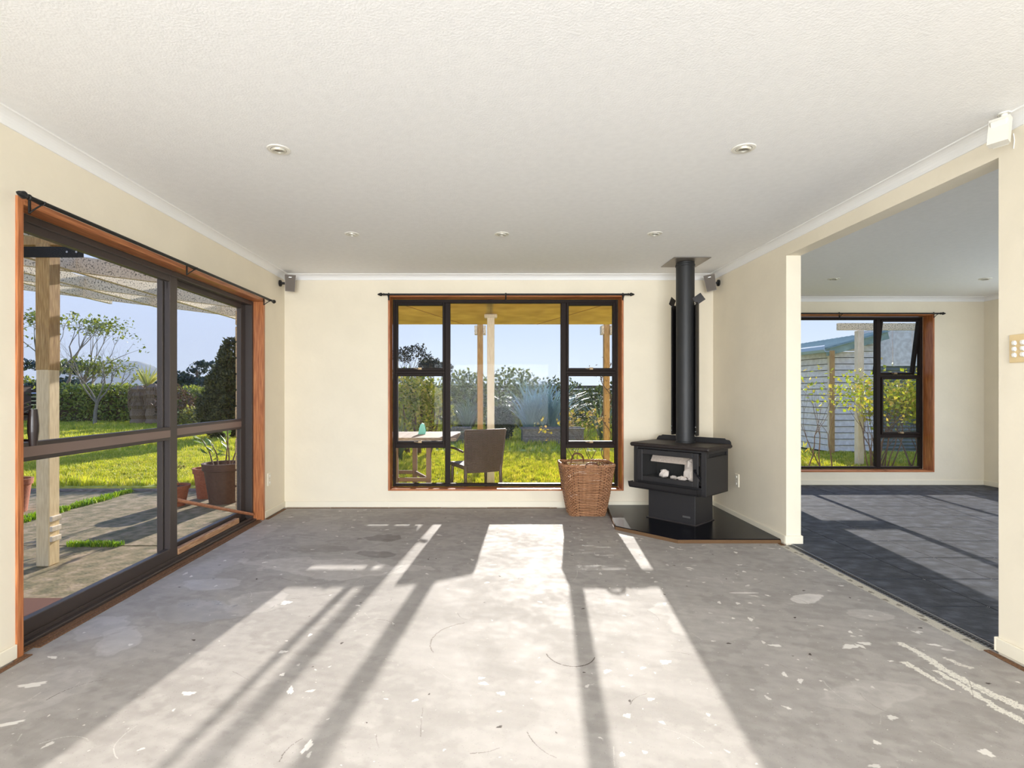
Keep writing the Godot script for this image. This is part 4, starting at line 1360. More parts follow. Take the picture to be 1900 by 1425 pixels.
func build_veranda() -> void:
	var s := mb()
	var t := thing("veranda_roof", "translucent amber veranda roof sheet outside the three-part window", "roof", Vector3.ZERO)
	for q in [[-1.6, 0.03], [0.034, 2.28]]:
		s = mb()
		bb(s, q[0], q[1], 2.2, 2.206, -7.94, -5.63)
		obj("roof_sheet", s, M.veranda_sheet, t)
	s = mb()
	bb(s, 0.0, 0.06, 2.2065, 2.26, -7.94, -5.63)
	obj("joist", s, M.raw_timber, t)
	for sg in [-1.0, 1.0]:
		s = mb()
		tube(s, [Vector3(0.1785 + sg * 1.35, 2.196, -5.66), Vector3(0.1785 + sg * 0.55, 2.196, -7.9)], 0.004, 5)
		obj("hip_joint", s, M.raw_timber, t)
	t = post("veranda_post", "pale pink-cream timber veranda post behind the rattan chair", Vector3(0.032, GY - 0.02, -6.9), 0.096, 2.288, M.pale_post)
	s = mb()
	bx(s, Vector3(0, 2.262, 0), Vector3(0.17, 0.05, 0.12), 0.012)
	obj("cap_block", s, M.pale_post, t)
	var names := ["golden timber pergola post beside the pale veranda post", "golden timber pergola post with climbing vine by the yellow shrub"]
	var at := [Vector3(-0.127, GY - 0.02, -8.3), Vector3(1.855, GY - 0.02, -8.3)]
	for k in 2:
		t = post("pergola_post", names[k], at[k], 0.09, 2.34, M.raw_timber)
		for sg in [-1.0, 1.0]:
			s = mb()
			bx(s, Vector3(sg * 0.068, 2.245, 0), Vector3(0.042, 0.14, 0.12), 0.004)
			obj("bearer_block", s, M.lichen_board, t)
	s = mb()
	tube(s, [Vector3(-0.485, GY - 0.02, -6.3), Vector3(-0.485, 2.2, -6.3)], 0.026, 10)  # hidden pole added only for the shadow stripe it throws indoors
	tag(obj("shadow_pole", s, M.bronze), "slim unseen pole added behind the mullion to cast a floor shadow", "pole")
	# table
	t = thing("garden_table", "weathered timber garden table on the lawn outside the window", "table", Vector3(-0.98, GY - 0.004, -6.40))
	s = mb()
	for k in 6: bx(s, Vector3(0, 0.722, -0.40 + k * 0.16), Vector3(1.24, 0.04, 0.154), 0.006)
	obj("table_top", s, M.table_wood, t)
	var feet := [Vector3(-0.09, 0, 0.28), Vector3(0.29, 0, 0.28), Vector3(0.05, 0, -0.30), Vector3(-0.33, 0, -0.30)]
	for p in feet:
		s = mb()
		bx(s, p + Vector3(0, 0.351, 0), Vector3(0.056, 0.702, 0.056), 0.005)
		obj("leg", s, M.table_leg, t)
	for k in 4:
		var pa: Vector3 = feet[k]; var pb: Vector3 = feet[(k + 1) % 4]
		s = mb()
		bx(s, (pa + pb) / 2 + Vector3(0, 0.24, 0), Vector3(pa.distance_to(pb) - 0.03, 0.045, 0.028), 0.004, Basis(Vector3.UP, atan2(-(pb.z - pa.z), pb.x - pa.x)))
		obj("stretcher", s, M.table_leg, t)
	# green ornament
	s = mb()
	var prof := [[0.0, 0.0], [0.085, 0.0], [0.092, 0.03], [0.082, 0.09], [0.07, 0.125], [0.045, 0.135], [0.025, 0.115], [0.01, 0.06]]
	prism(s, prof, Vector3(-0.85, GY + 0.739, -6.45), Vector3.RIGHT, Vector3.UP, Vector3(0, 0, 0.05))
	tag(obj("garden_ornament", s, M.green_glass), "small turquoise glazed ornament standing on the garden table", "ornament")
	# rattan chair, its back to the window
	t = thing("rattan_chair", "grey-brown rattan armchair facing the garden table", "chair", Vector3(-0.14, GY - 0.004, -6.22), deg_to_rad(24.0))
	# local: front is -z, right +x
	s = mb()
	var back := func(u: float, v: float) -> Vector3:
		return Vector3((u - 0.5) * lerpf(0.45, 0.50, v), 0.345 + v * 0.48, 0.20 + v * 0.07 + 0.025 * cos((u - 0.5) * PI))
	for i in 38:
		var pts := []
		for j in 33:
			var p: Vector3 = back.call(j / 32.0, i / 37.0)
			pts.append(p + Vector3(0, 0, 0.003 * sin(j / 32.0 * 14 * TAU + (PI if i % 2 else 0.0))))
		tube(s, pts, 0.0074, 6, false)
	obj("woven_back", s, M.rattan_grey, t).set_meta("kind", "stuff")
	s = mb()
	for e in [0.0, 1.0]: tube(s, [back.call(e, 0.0), back.call(e, 0.5), back.call(e, 1.0)], 0.011, 8)
	tube(s, [back.call(0.0, 1.0), back.call(0.25, 1.0), back.call(0.5, 1.0), back.call(0.75, 1.0), back.call(1.0, 1.0)], 0.011, 8)
	obj("back_frame", s, M.rattan_grey, t)
	s = mb()
	bx(s, Vector3(0, 0.40, -0.03), Vector3(0.48, 0.045, 0.46), 0.012)
	obj("seat", s, M.rattan_grey, t)
	for sx in [-1.0, 1.0]:
		s = mb()
		tube(s, [Vector3(sx * 0.25, 0.58, 0.20), Vector3(sx * 0.275, 0.605, 0.02), Vector3(sx * 0.275, 0.60, -0.2), Vector3(sx * 0.26, 0.56, -0.25), Vector3(sx * 0.25, 0.40, -0.25)], 0.014, 8)
		obj("armrest", s, M.rattan_grey, t)
		for z in [-0.22, 0.2]:
			s = mb()
			tube(s, [Vector3(sx * 0.215, 0.42, z), Vector3(sx * 0.225, 0.0, z * 1.08)], [0.022, 0.016], 8)
			obj("leg", s, M.rattan_grey, t)

func build_pots() -> void:
	var r := RandomNumberGenerator.new(); r.seed = 31
	# big dark pot with a broad-leaved seedling
	pot("big dark brown clay pot standing on the patio by the brick edge", Vector3(-3.12, PY, -6.22), 0.15, 0.225, 0.47, M.dark_pot)
	var t := thing("young_shrub", "young broad-leaved green plant growing in the dark brown pot", "plant", Vector3(-3.12, PY + 0.41, -6.22))
	var s := mb()
	var tips := []
	var bases := [[-0.10, 0.02, -0.35, 0.34], [0.02, 0.0, 0.1, 0.52], [0.10, 0.03, 0.3, 0.45], [0.05, -0.05, -0.1, 0.40], [-0.03, 0.05, -0.2, 0.30]]
	for b in bases:
		var a := Vector3(b[0], 0, b[1])
		var e := a + Vector3(b[2] * b[3], b[3], 0.05)
		var m := a.lerp(e, 0.5) + Vector3(0.02, 0.02, 0)
		tube(s, [a, m, e], [0.009, 0.007, 0.004], 6)
		for k in 6: tips.append(a.lerp(e, 0.35 + 0.13 * k))
	obj("stems", s, M.twig, t)
	var lm := leaf_mesh(0.075, 0.14)
	var cols := [flat_leaf(c8(108, 132, 46), c8(120, 140, 40)), flat_leaf(c8(140, 152, 58), c8(150, 160, 50)), flat_leaf(c8(84, 106, 40), c8(100, 120, 30))]
	for p in tips:
		var o := put("leaf", lm, cols[r.randi() % 3], t, p)
		o.basis = Basis(Vector3.UP, r.randf() * TAU) * Basis(Vector3.RIGHT, r.randf_range(0.5, 1.3)) * Basis.from_scale(Vector3.ONE * r.randf_range(0.7, 1.15))
	# terracotta pots
	pot("terracotta pot half hidden behind the dark brown pot", Vector3(-3.47, PY, -6.5), 0.10, 0.15, 0.37, M.terracotta)
	pot("low terracotta pot of bare twigs beside the wedged stick", Vector3(-3.60, PY, -6.05), 0.115, 0.165, 0.235, M.terracotta)
	t = thing("potted_geranium", "twiggy sparse plant growing in the low terracotta pot", "plant", Vector3(-3.60, PY + 0.20, -6.05))
	s = mb()
	var tt := []
	for k in 5: grow(s, r, Vector3(r.randf_range(-0.08, 0.08), 0, r.randf_range(-0.08, 0.08)), Vector3(r.randf_range(-0.5, 0.5), 1, r.randf_range(-0.4, 0.4)), 0.12, 0.006, 2, 0.7, 0.6, tt)
	obj("twigs", s, M.twig, t)
	tip_leaves(t, tt, 3, Vector3(0.05, 0.04, 0.05), leaf_mesh(0.035, 0.04), M.leaf, [c8(150, 160, 60), c8(176, 150, 90), c8(120, 130, 50)], 0.6, 1.1, 32)
	pot("tall terracotta pot standing behind the cream patio post", Vector3(-5.15, PY, -5.72), 0.12, 0.17, 0.36, M.terracotta)
	t = thing("potted_grass", "single arching green plant in the tall terracotta pot", "plant", Vector3(-5.15, PY + 0.31, -5.72))
	s = mb()
	straps(s, r, Vector3.ZERO, 14, 0.4, 0.014, 0.7, 0.9)
	obj("blades", s, flat_leaf(c8(104, 122, 50), c8(110, 130, 40)), t)

func build_left_garden() -> void:
	var r := RandomNumberGenerator.new(); r.seed = 41
	var s: SurfaceTool
	var t: Node3D
	var small := leaf_mesh(0.10, 0.16)
	# dense hedge with a slat fence behind it
	var greens := [c8(140, 150, 70), c8(180, 184, 100), c8(104, 116, 58), c8(200, 198, 126)]
	var hedges := [[-21.5, 4.6, 1.75, "clipped green hedge in front of the slat fence beside the pergola post"], [-16.4, 3.6, 1.45, "lower green hedge behind the pale bare tree"], [-12.0, 1.6, 1.35, "dark green hedge end beyond the shaggy stumps"]]
	for h in hedges:
		t = thing("garden_hedge", h[3], "hedge", Vector3(h[0], GY, -22.0), 0.0, "hedges along the far lawn edge")
		var xf := []
		var cl := []
		for k in int(h[1] * h[2] * 520):
			var p := Vector3(r.randf_range(-h[1] / 2, h[1] / 2), pow(r.randf(), 0.8) * h[2], r.randf_range(-0.5, 0.5))
			if r.randf() < 0.6: p.z = 0.45 + r.randf_range(-0.08, 0.12)
			elif r.randf() < 0.5: p.y = h[2] + r.randf_range(-0.1, 0.12)
			xf.append(Transform3D(any_turn(r, r.randf_range(0.6, 1.2)), p)); cl.append(shade(greens, r))
		scatter(t, "foliage", small, M.leaf, xf, cl)
		s = mb()
		bb(s, -h[1] / 2 + 0.1, h[1] / 2 - 0.1, 0.0, h[2] - 0.25, -0.3, 0.2)
		obj("inner_twigs", s, M.twig, t)
	t = thing("slat_fence", "dark horizontal slat fence behind the hedges across the lawn", "fence", Vector3(0, GY, -22.9))
	for k in 9:
		s = mb()
		bb(s, -32, 8, 0.06 + k * 0.17, 0.2 + k * 0.17, -0.015, 0.015)
		obj("slat", s, M.fence, t)
	for k in 17:
		s = mb()
		bb(s, -32 + k * 2.5 - 0.05, -32 + k * 2.5 + 0.05, 0.0, 1.65, -0.12, -0.02)
		obj("fence_post", s, M.fence, t)
	# multi-stemmed trees
	var fine := leaf_mesh(0.12, 0.2)
	var spots := [[-20.6, -24.6, 5.0, 5, "tall many-stemmed tree with upswept bare trunks behind the hedge"], [-18.3, -24.0, 2.7, 4, "shorter flat-topped many-stemmed tree behind the hedge"], [-25.8, -25.0, 4.6, 5, "leaning many-stemmed tree left of the pergola post"]]
	for q in spots:
		t = thing("garden_tree", q[4], "tree", Vector3(q[0], GY - 0.1, q[1]), 0.0, "many-stemmed trees behind the hedge")
		s = mb()
		var tips := []
		for k in q[3]: grow(s, r, Vector3(r.randf_range(-0.4, 0.4), 0, r.randf_range(-0.3, 0.3)), Vector3(r.randf_range(-0.35, 0.55), 1.0, r.randf_range(-0.3, 0.3)), q[2] * 0.42, 0.13, 3, 0.55, 0.7, tips, q[2] * 0.96)
		obj("trunks", s, M.bark_pale, t)
		tip_leaves(t, tips, 10, Vector3(0.55, 0.4, 0.55), fine, M.leaf, [c8(140, 148, 84), c8(176, 176, 108), c8(110, 118, 70)], 0.6, 1.2, 45)
	# small bare tree
	t = thing("bare_tree", "small pale leafless tree standing on the lawn before the hedge", "tree", Vector3(-14.9, GY, -20.0))
	s = mb()
	var bt := []
	tube(s, [Vector3(0, 0, 0), Vector3(0.02, 0.5, 0), Vector3(0.1, 0.95, 0)], [0.07, 0.06, 0.05], 8)
	for q in [Vector3(-0.7, 0.7, 0.1), Vector3(0.5, 0.9, 0), Vector3(0.25, 1.0, -0.3), Vector3(-0.35, 1.0, 0.3)]:
		grow(s, r, Vector3(0.08, 0.85, 0), q, 0.95, 0.035, 3, 0.6, 0.5, bt)
	obj("branches", s, M.bark_pale, t)
	# shaggy stumps, one carrying a striped sword-leaved plant
	for q in [[-13.6, -20.6, 0.31, 1.55, "shaggy brown palm stump topped by a striped sword-leaved plant"], [-12.88, -20.3, 0.25, 1.62, "narrower shaggy brown palm stump with dry frond skirt"]]:
		t = thing("palm_stump", q[4], "stump", Vector3(q[0], GY - 0.03, q[1]))
		s = mb()
		var f := FastNoiseLite.new(); f.seed = 5; f.frequency = 3.0
		var pr := []
		for k in 13: pr.append([q[2] * (1.0 + 0.12 * sin(k * 2.3)) * (1.0 if k < 12 else 0.3), q[3] * k / 12.0])
		lathe(s, pr, 18)
		obj("trunk", s, M.thatch, t)
		s = mb()
		for k in 90:
			var a := r.randf() * TAU
			var y: float = r.randf_range(0.5, 1.0) * q[3]
			var o: Vector3 = Vector3(cos(a), 0, sin(a)) * q[2]
			tube(s, [o + Vector3(0, y, 0), o * 1.25 + Vector3(0, y - 0.15, 0), o * 1.15 + Vector3(0, y - r.randf_range(0.25, 0.5), 0)], [0.018, 0.014, 0.004], 4, false)
		obj("frond_skirt", s, M.thatch, t)
	t = thing("striped_yucca", "cream and green striped sword-leaved plant on the palm stump", "plant", Vector3(-13.25, GY + 1.45, -20.5))
	for k in 22:
		s = mb()
		var a := r.randf() * TAU
		var lean := r.randf_range(0.15, 0.95)
		var l := r.randf_range(0.7, 1.05)
		var d := Vector3(cos(a) * sin(lean), cos(lean), sin(a) * sin(lean))
		var sd := d.cross(Vector3(0.3, 0.1, 1)).normalized() * 0.035
		var m := d * l * 0.5
		var nn := d.cross(sd).normalized()
		for e in [[Vector3.ZERO, 0.6, m, 1.0], [m, 1.0, d * l + Vector3(0, -0.12 * lean, 0), 0.05]]:
			tri(s, e[0] - sd * e[1], e[0] + sd * e[1], e[2] + sd * e[3], nn, nn, nn)
			tri(s, e[0] - sd * e[1], e[2] + sd * e[3], e[2] - sd * e[3], nn, nn, nn)
		obj("leaf", s, flat_leaf([c8(226, 214, 150), c8(150, 160, 90), c8(206, 190, 80)][k % 3], c8(120, 120, 60)), t)
	# conical bush and neighbours beyond the patio edge
	var dk := [c8(66, 70, 36), c8(92, 92, 50), c8(50, 54, 30), c8(112, 108, 66)]
	bush("conical_bush", "tall dark conical evergreen bush beside the brick edge", Vector3(-6.95, GY, -14.0), [[Vector3(0, 0.75, 0), Vector3(0.66, 0.78, 0.66), 9000], [Vector3(0.08, 1.4, 0), Vector3(0.54, 0.7, 0.54), 6000], [Vector3(0.16, 2.0, 0), Vector3(0.34, 0.66, 0.34), 3000]], leaf_mesh(0.055, 0.09), M.leaf_dark, dk, 0.7, 1.3, 51, 0.7)
	bush("garden_shrub", "reddish brown twiggy shrub at the far lawn edge", Vector3(-11.5, GY, -19.4), [[Vector3(0, 0.75, 0), Vector3(0.75, 0.75, 0.6), 1200]], small, M.leaf_dark, [c8(120, 86, 66), c8(146, 110, 86), c8(90, 72, 50)], 0.5, 0.9, 52, 0.4)
	bush("garden_shrub", "low yellow-flecked shrub before the conical bush", Vector3(-10.3, GY, -19.0), [[Vector3(0, 0.35, 0), Vector3(1.0, 0.42, 0.5), 1200]], small, M.leaf, [c8(150, 146, 80), c8(110, 108, 60), c8(206, 196, 130)], 0.5, 0.9, 53, 0.4)
	bush("garden_shrub", "feathery dry grass clump at the lawn edge by conical bush", Vector3(-9.0, GY, -18.6), [[Vector3(0, 0.4, 0), Vector3(1.2, 0.5, 0.5), 1300]], small, M.leaf_dark, [c8(120, 112, 80), c8(90, 86, 60), c8(150, 134, 100)], 0.5, 0.9, 54, 0.4)
	# distant pines, white shed, hill
	for q in [[-25.5, -46.0, 4.0, "dark wind-shaped pine far beyond the reddish shrub"], [-28.5, -47.0, 3.0, "grey-green round tree far beyond the reddish shrub"], [-27.5, -33.0, 3.3, "dark blue-green tree behind the small bare tree"], [-23.2, -44.0, 2.6, "low grey-green tree far beyond the conical bush"]]:
		t = thing("distant_pine", q[3], "tree", Vector3(q[0], -0.2, q[1]), 0.0, "distant trees beyond the fence")
		s = mb()
		tube(s, [Vector3.ZERO, Vector3(0.2, q[2] * 0.5, 0), Vector3(0.1, q[2] * 0.9, 0)], [0.22, 0.16, 0.06], 6)
		obj("trunk", s, M.bark, t)
		var bl := []
		for k in 7: bl.append([Vector3(r.randf_range(-1.5, 1.5), q[2] * r.randf_range(0.45, 0.95), r.randf_range(-0.6, 0.6)), Vector3(1.1, 0.35, 0.7), 130])
		foliage(t, bl, leaf_mesh(0.25, 0.35), M.leaf_dark, [c8(74, 88, 84), c8(96, 106, 98), c8(60, 74, 70)], 0.7, 1.2, int(-q[0] * 10), 0.2)
	t = thing("distant_shed", "long low white-roofed building far beyond the hedge", "building", Vector3(-50, -0.2, -72))
	s = mb()
	bb(s, -9, 12, 0, 1.3, -3, 3)
	obj("wall", s, mat(c8(170, 176, 186), 0.8), t)
	s = mb()
	prism(s, [[-3.4, 0.0], [3.4, 0.0], [0.0, 0.9]], Vector3(-9.5, 1.3, 0), Vector3.BACK, Vector3.UP, Vector3(22, 0, 0))
	obj("roof", s, M.far_white, t)
	# hill ridge
	s = mb()
	var f2 := FastNoiseLite.new(); f2.seed = 3; f2.frequency = 0.012
	var nx := 48
	for i in nx:
		for j in 8:
			var v := []
			for e in [[i, j], [i + 1, j], [i + 1, j + 1], [i, j + 1]]:
				var x: float = -780.0 + e[0] * 15.0
				var u: float = e[1] / 8.0
				var h := 14.0 * exp(-pow((x + 540.0) / 160.0, 2.0)) + 24.0 * smoothstep(-590.0, -520.0, x) * smoothstep(-400.0, -470.0, x) + 8.0
				h += 4.0 * f2.get_noise_1d(x)
				v.append(Vector3(x, -1.0 + h * sin(u * PI * 0.5) * (1.0 - 0.06 * f2.get_noise_2d(x, u * 300)), -620.0 - 90.0 * u))
			var nn: Vector3 = (v[1] - v[0]).cross(v[3] - v[0]).normalized()
			if nn.y < 0: nn = -nn
			tri(s, v[0], v[1], v[2], nn, nn, nn); tri(s, v[0], v[2], v[3], nn, nn, nn)
	var air := FogVolume.new()
	air.name = "haze"; add_child(air)
	air.shape = RenderingServer.FOG_VOLUME_SHAPE_BOX
	air.size = Vector3(840, 90, 440); air.position = Vector3(-480, 40, -370)
	var fm := FogMaterial.new(); fm.density = 0.0018; fm.albedo = Color(0.93, 0.96, 1.0)
	air.material = fm
	tag(air, "pale distant haze in front of the hill", "haze", "", "stuff")
	setting(obj("hill", s, M.hill), "pale flat-topped hill on the horizon", "hill")

func build_back_garden() -> void:
	var r := RandomNumberGenerator.new(); r.seed = 61
	var s: SurfaceTool
	var t: Node3D
	var yg := [c8(140, 150, 50), c8(180, 176, 76), c8(100, 112, 40), c8(196, 178, 100)]
	var leaf := leaf_mesh(0.07, 0.11)
	bush("leafy_shrub", "big yellow-green leafy shrub behind the garden table", Vector3(-1.45, GY, -10.6), [[Vector3(-0.25, 0.85, 0), Vector3(0.72, 0.85, 0.6), 2000], [Vector3(0.1, 1.2, 0), Vector3(0.45, 0.48, 0.4), 700], [Vector3(0.45, 0.85, 0.1), Vector3(0.34, 0.5, 0.3), 350]], leaf, M.leaf, yg, 0.6, 1.15, 62, 0.3)
	var gr := [c8(84, 96, 40), c8(118, 124, 56), c8(62, 74, 34), c8(140, 142, 80)]
	bush("boundary_hedge", "tall dark green hedge behind the two veranda posts", Vector3(-0.2, GY, -18.2), [[Vector3(-0.6, 0.95, 0), Vector3(1.1, 1.05, 0.8), 2600], [Vector3(1.0, 0.95, 0), Vector3(1.3, 1.15, 0.8), 2800]], leaf_mesh(0.09, 0.14), M.leaf, gr, 0.6, 1.2, 63, 0.3)
	bush("boundary_hedge", "dark hedge behind the blue-green flax clump", Vector3(2.4, GY, -18.6), [[Vector3(0, 0.8, 0), Vector3(1.3, 0.95, 0.8), 2400]], leaf_mesh(0.09, 0.14), M.leaf_dark, gr, 0.6, 1.2, 64, 0.3)
	bush("boundary_hedge", "dark hedge behind the pergola post with vine", Vector3(4.6, GY, -17.6), [[Vector3(-0.4, 0.7, 0), Vector3(1.2, 0.85, 0.7), 1800], [Vector3(0.9, 0.8, 0), Vector3(0.9, 0.85, 0.7), 1200]], leaf_mesh(0.09, 0.14), M.leaf_dark, gr, 0.6, 1.2, 65, 0.3)
	bush("boundary_hedge", "dark hedge behind the big leafy shrub", Vector3(-2.9, GY, -17.6), [[Vector3(0.4, 0.7, 0), Vector3(1.1, 0.95, 0.8), 1700]], leaf_mesh(0.09, 0.14), M.leaf_dark, gr, 0.6, 1.2, 66, 0.3)
	bush("round_bush", "small dark round bush beside the flax clump", Vector3(0.30, GY, -13.4), [[Vector3(0, 0.42, 0), Vector3(0.34, 0.48, 0.34), 4000]], leaf_mesh(0.04, 0.07), M.leaf_dark, [c8(60, 68, 44), c8(84, 90, 60), c8(44, 52, 34)], 0.7, 1.2, 67, 0.6)
	# flax
	for q in [[1.5, -14.7, 1.8, 300, 0.05, 0.62, "huge blue-green flax clump with drooping strap leaves above the planter"], [-0.62, -15.5, 1.25, 70, 0.045, 0.4, "narrow grey-green flax clump behind the rattan chair"], [2.95, -13.6, 1.35, 46, 0.04, 0.45, "dark green flax clump seen through the narrow side sash"], [-1.62, -9.6, 1.0, 26, 0.03, 0.5, "small spiky flax clump in front of the leafy shrub"]]:
		t = thing("flax_clump", q[6], "flax", Vector3(q[0], GY - 0.01, q[1]), 0.0, "flax clumps along the lawn edge")
		s = mb()
		straps(s, r, Vector3.ZERO, q[3], q[2], q[4], q[5], 1.1)
		var blue: bool = q[0] > 1.0 and q[0] < 2.2
		var o := obj("strap_leaves", s, flat_leaf(c8(126, 154, 160) if blue else c8(104, 118, 92), c8(90, 110, 110) if blue else c8(80, 90, 50), 0.35), t)
		stuff(o)
	# planters
	planter(Vector3(1.35, GY - 0.01, -13.1), 1.0, 0.36, 0.55, "weathered grey timber planter box before the blue flax")
	planter(Vector3(2.12, GY - 0.01, -13.2), 0.4, 0.36, 0.55, "shorter grey timber planter box at the flax end")
	t = thing("half_barrel", "grey half-barrel planter behind the garden table", "planter", Vector3(-0.72, GY - 0.01, -13.2))
	for k in 20:
		s = mb()
		var a := TAU * k / 20.0
		bx(s, Vector3(cos(a) * 0.26, 0.2, sin(a) * 0.26), Vector3(0.02, 0.4, 0.078), 0.003, Basis(Vector3.UP, -a) * Basis(Vector3.BACK, -0.12))
		obj("stave", s, M.planter_wood, t)
	for y in [0.1, 0.3]:
		s = mb()
		lathe(s, [[0.262 + y * 0.12, y - 0.015], [0.266 + y * 0.12, y + 0.015]], 24)
		obj("hoop", s, M.steel, t)
	# rose-like shrub with pale yellow leaves at the vine post
	t = thing("rose_shrub", "sparse shrub with pale yellow and pink leaves by the vine post", "bush", Vector3(1.62, GY, -8.9))
	s = mb()
	var tips := []
	for k in 7: grow(s, r, Vector3(r.randf_range(-0.25, 0.25), 0, r.randf_range(-0.1, 0.1)), Vector3(r.randf_range(-0.5, 0.5), 1, r.randf_range(-0.3, 0.3)), 0.42, 0.008, 2, 0.6, 0.6, tips)
	obj("stems", s, M.twig, t)
	tip_leaves(t, tips, 6, Vector3(0.14, 0.12, 0.1), leaf_mesh(0.05, 0.06), M.leaf, [c8(206, 180, 96), c8(214, 176, 150), c8(150, 150, 60), c8(120, 110, 80)], 0.7, 1.2, 68)
	t = thing("climbing_vine", "thin bare vine twining round the golden pergola post", "vine", Vector3(1.855, GY, -8.3))
	s = mb()
	var pts := []
	for k in 46:
		var a := k * 0.42
		pts.append(Vector3(cos(a) * 0.075, k * 0.038, sin(a) * 0.075))
	tube(s, pts, 0.007, 5)
	obj("stem", s, M.twig, t)
	tips = []
	for k in range(20, 46, 4): tips.append([pts[k], Vector3.UP])
	tip_leaves(t, tips, 9, Vector3(0.2, 0.16, 0.12), leaf_mesh(0.035, 0.05), M.leaf_dark, [c8(110, 92, 78), c8(84, 70, 60), c8(140, 120, 96)], 0.7, 1.2, 69)
	# distant umbrella-shaped trees above the shrub
	for q in [[-6.6, -41.0, 4.9, 2.1, "dark umbrella-crowned tree on the skyline above the leafy shrub"], [-4.6, -43.0, 4.1, 1.3, "smaller round dark tree on the skyline beside umbrella tree"]]:
		t = thing("skyline_tree", q[4], "tree", Vector3(q[0], -0.2, q[1]), 0.0, "dark trees on the skyline")
		s = mb()
		var tp := []
		for k in 4: grow(s, r, Vector3(r.randf_range(-0.3, 0.3), 0, 0), Vector3(r.randf_range(-0.5, 0.5), 1, r.randf_range(-0.3, 0.3)), q[2] * 0.36, 0.11, 3, 0.5, 0.7, tp, q[2] * 0.9)
		obj("trunks", s, M.bark, t)
		var bl := []
		for k in 9: bl.append([Vector3(r.randf_range(-1.0, 1.0) * q[3], q[2] * r.randf_range(0.78, 0.96), r.randf_range(-0.8, 0.8)), Vector3(0.75, 0.4, 0.6), 150])
		foliage(t, bl, leaf_mesh(0.16, 0.2), M.leaf_dark, [c8(62, 62, 54), c8(84, 78, 66), c8(48, 50, 44)], 0.7, 1.2, int(-q[0] * 10), 0.2)

func planter(at: Vector3, w: float, h: float, dp: float, label: String) -> void:
	var t := thing("planter_box", label, "planter", at, 0.0, "timber planter boxes")
	for k in 2:
		for z in [-1.0, 1.0]: bar("plank", t, M.planter_wood, -w / 2, w / 2, k * h / 2 + 0.004, (k + 1) * h / 2 - 0.004, z * dp / 2 - 0.018, z * dp / 2 + 0.018)
		for x in [-1.0, 1.0]: bar("plank", t, M.planter_wood, x * w / 2 - 0.018, x * w / 2 + 0.018, k * h / 2 + 0.004, (k + 1) * h / 2 - 0.004, -dp / 2, dp / 2)
	bar("rim_plank", t, M.planter_wood, -w / 2 - 0.04, w / 2 + 0.04, h, h + 0.03, dp / 2 - 0.03, dp / 2 + 0.05)
	bar("rim_plank", t, M.planter_wood, -w / 2 - 0.04, w / 2 + 0.04, h, h + 0.03, -dp / 2 - 0.05, -dp / 2 + 0.03)
	bar("soil", t, M.soil, -w / 2 + 0.02, w / 2 - 0.02, 0.05, h - 0.02, -dp / 2 + 0.02, dp / 2 - 0.02, 0.0)

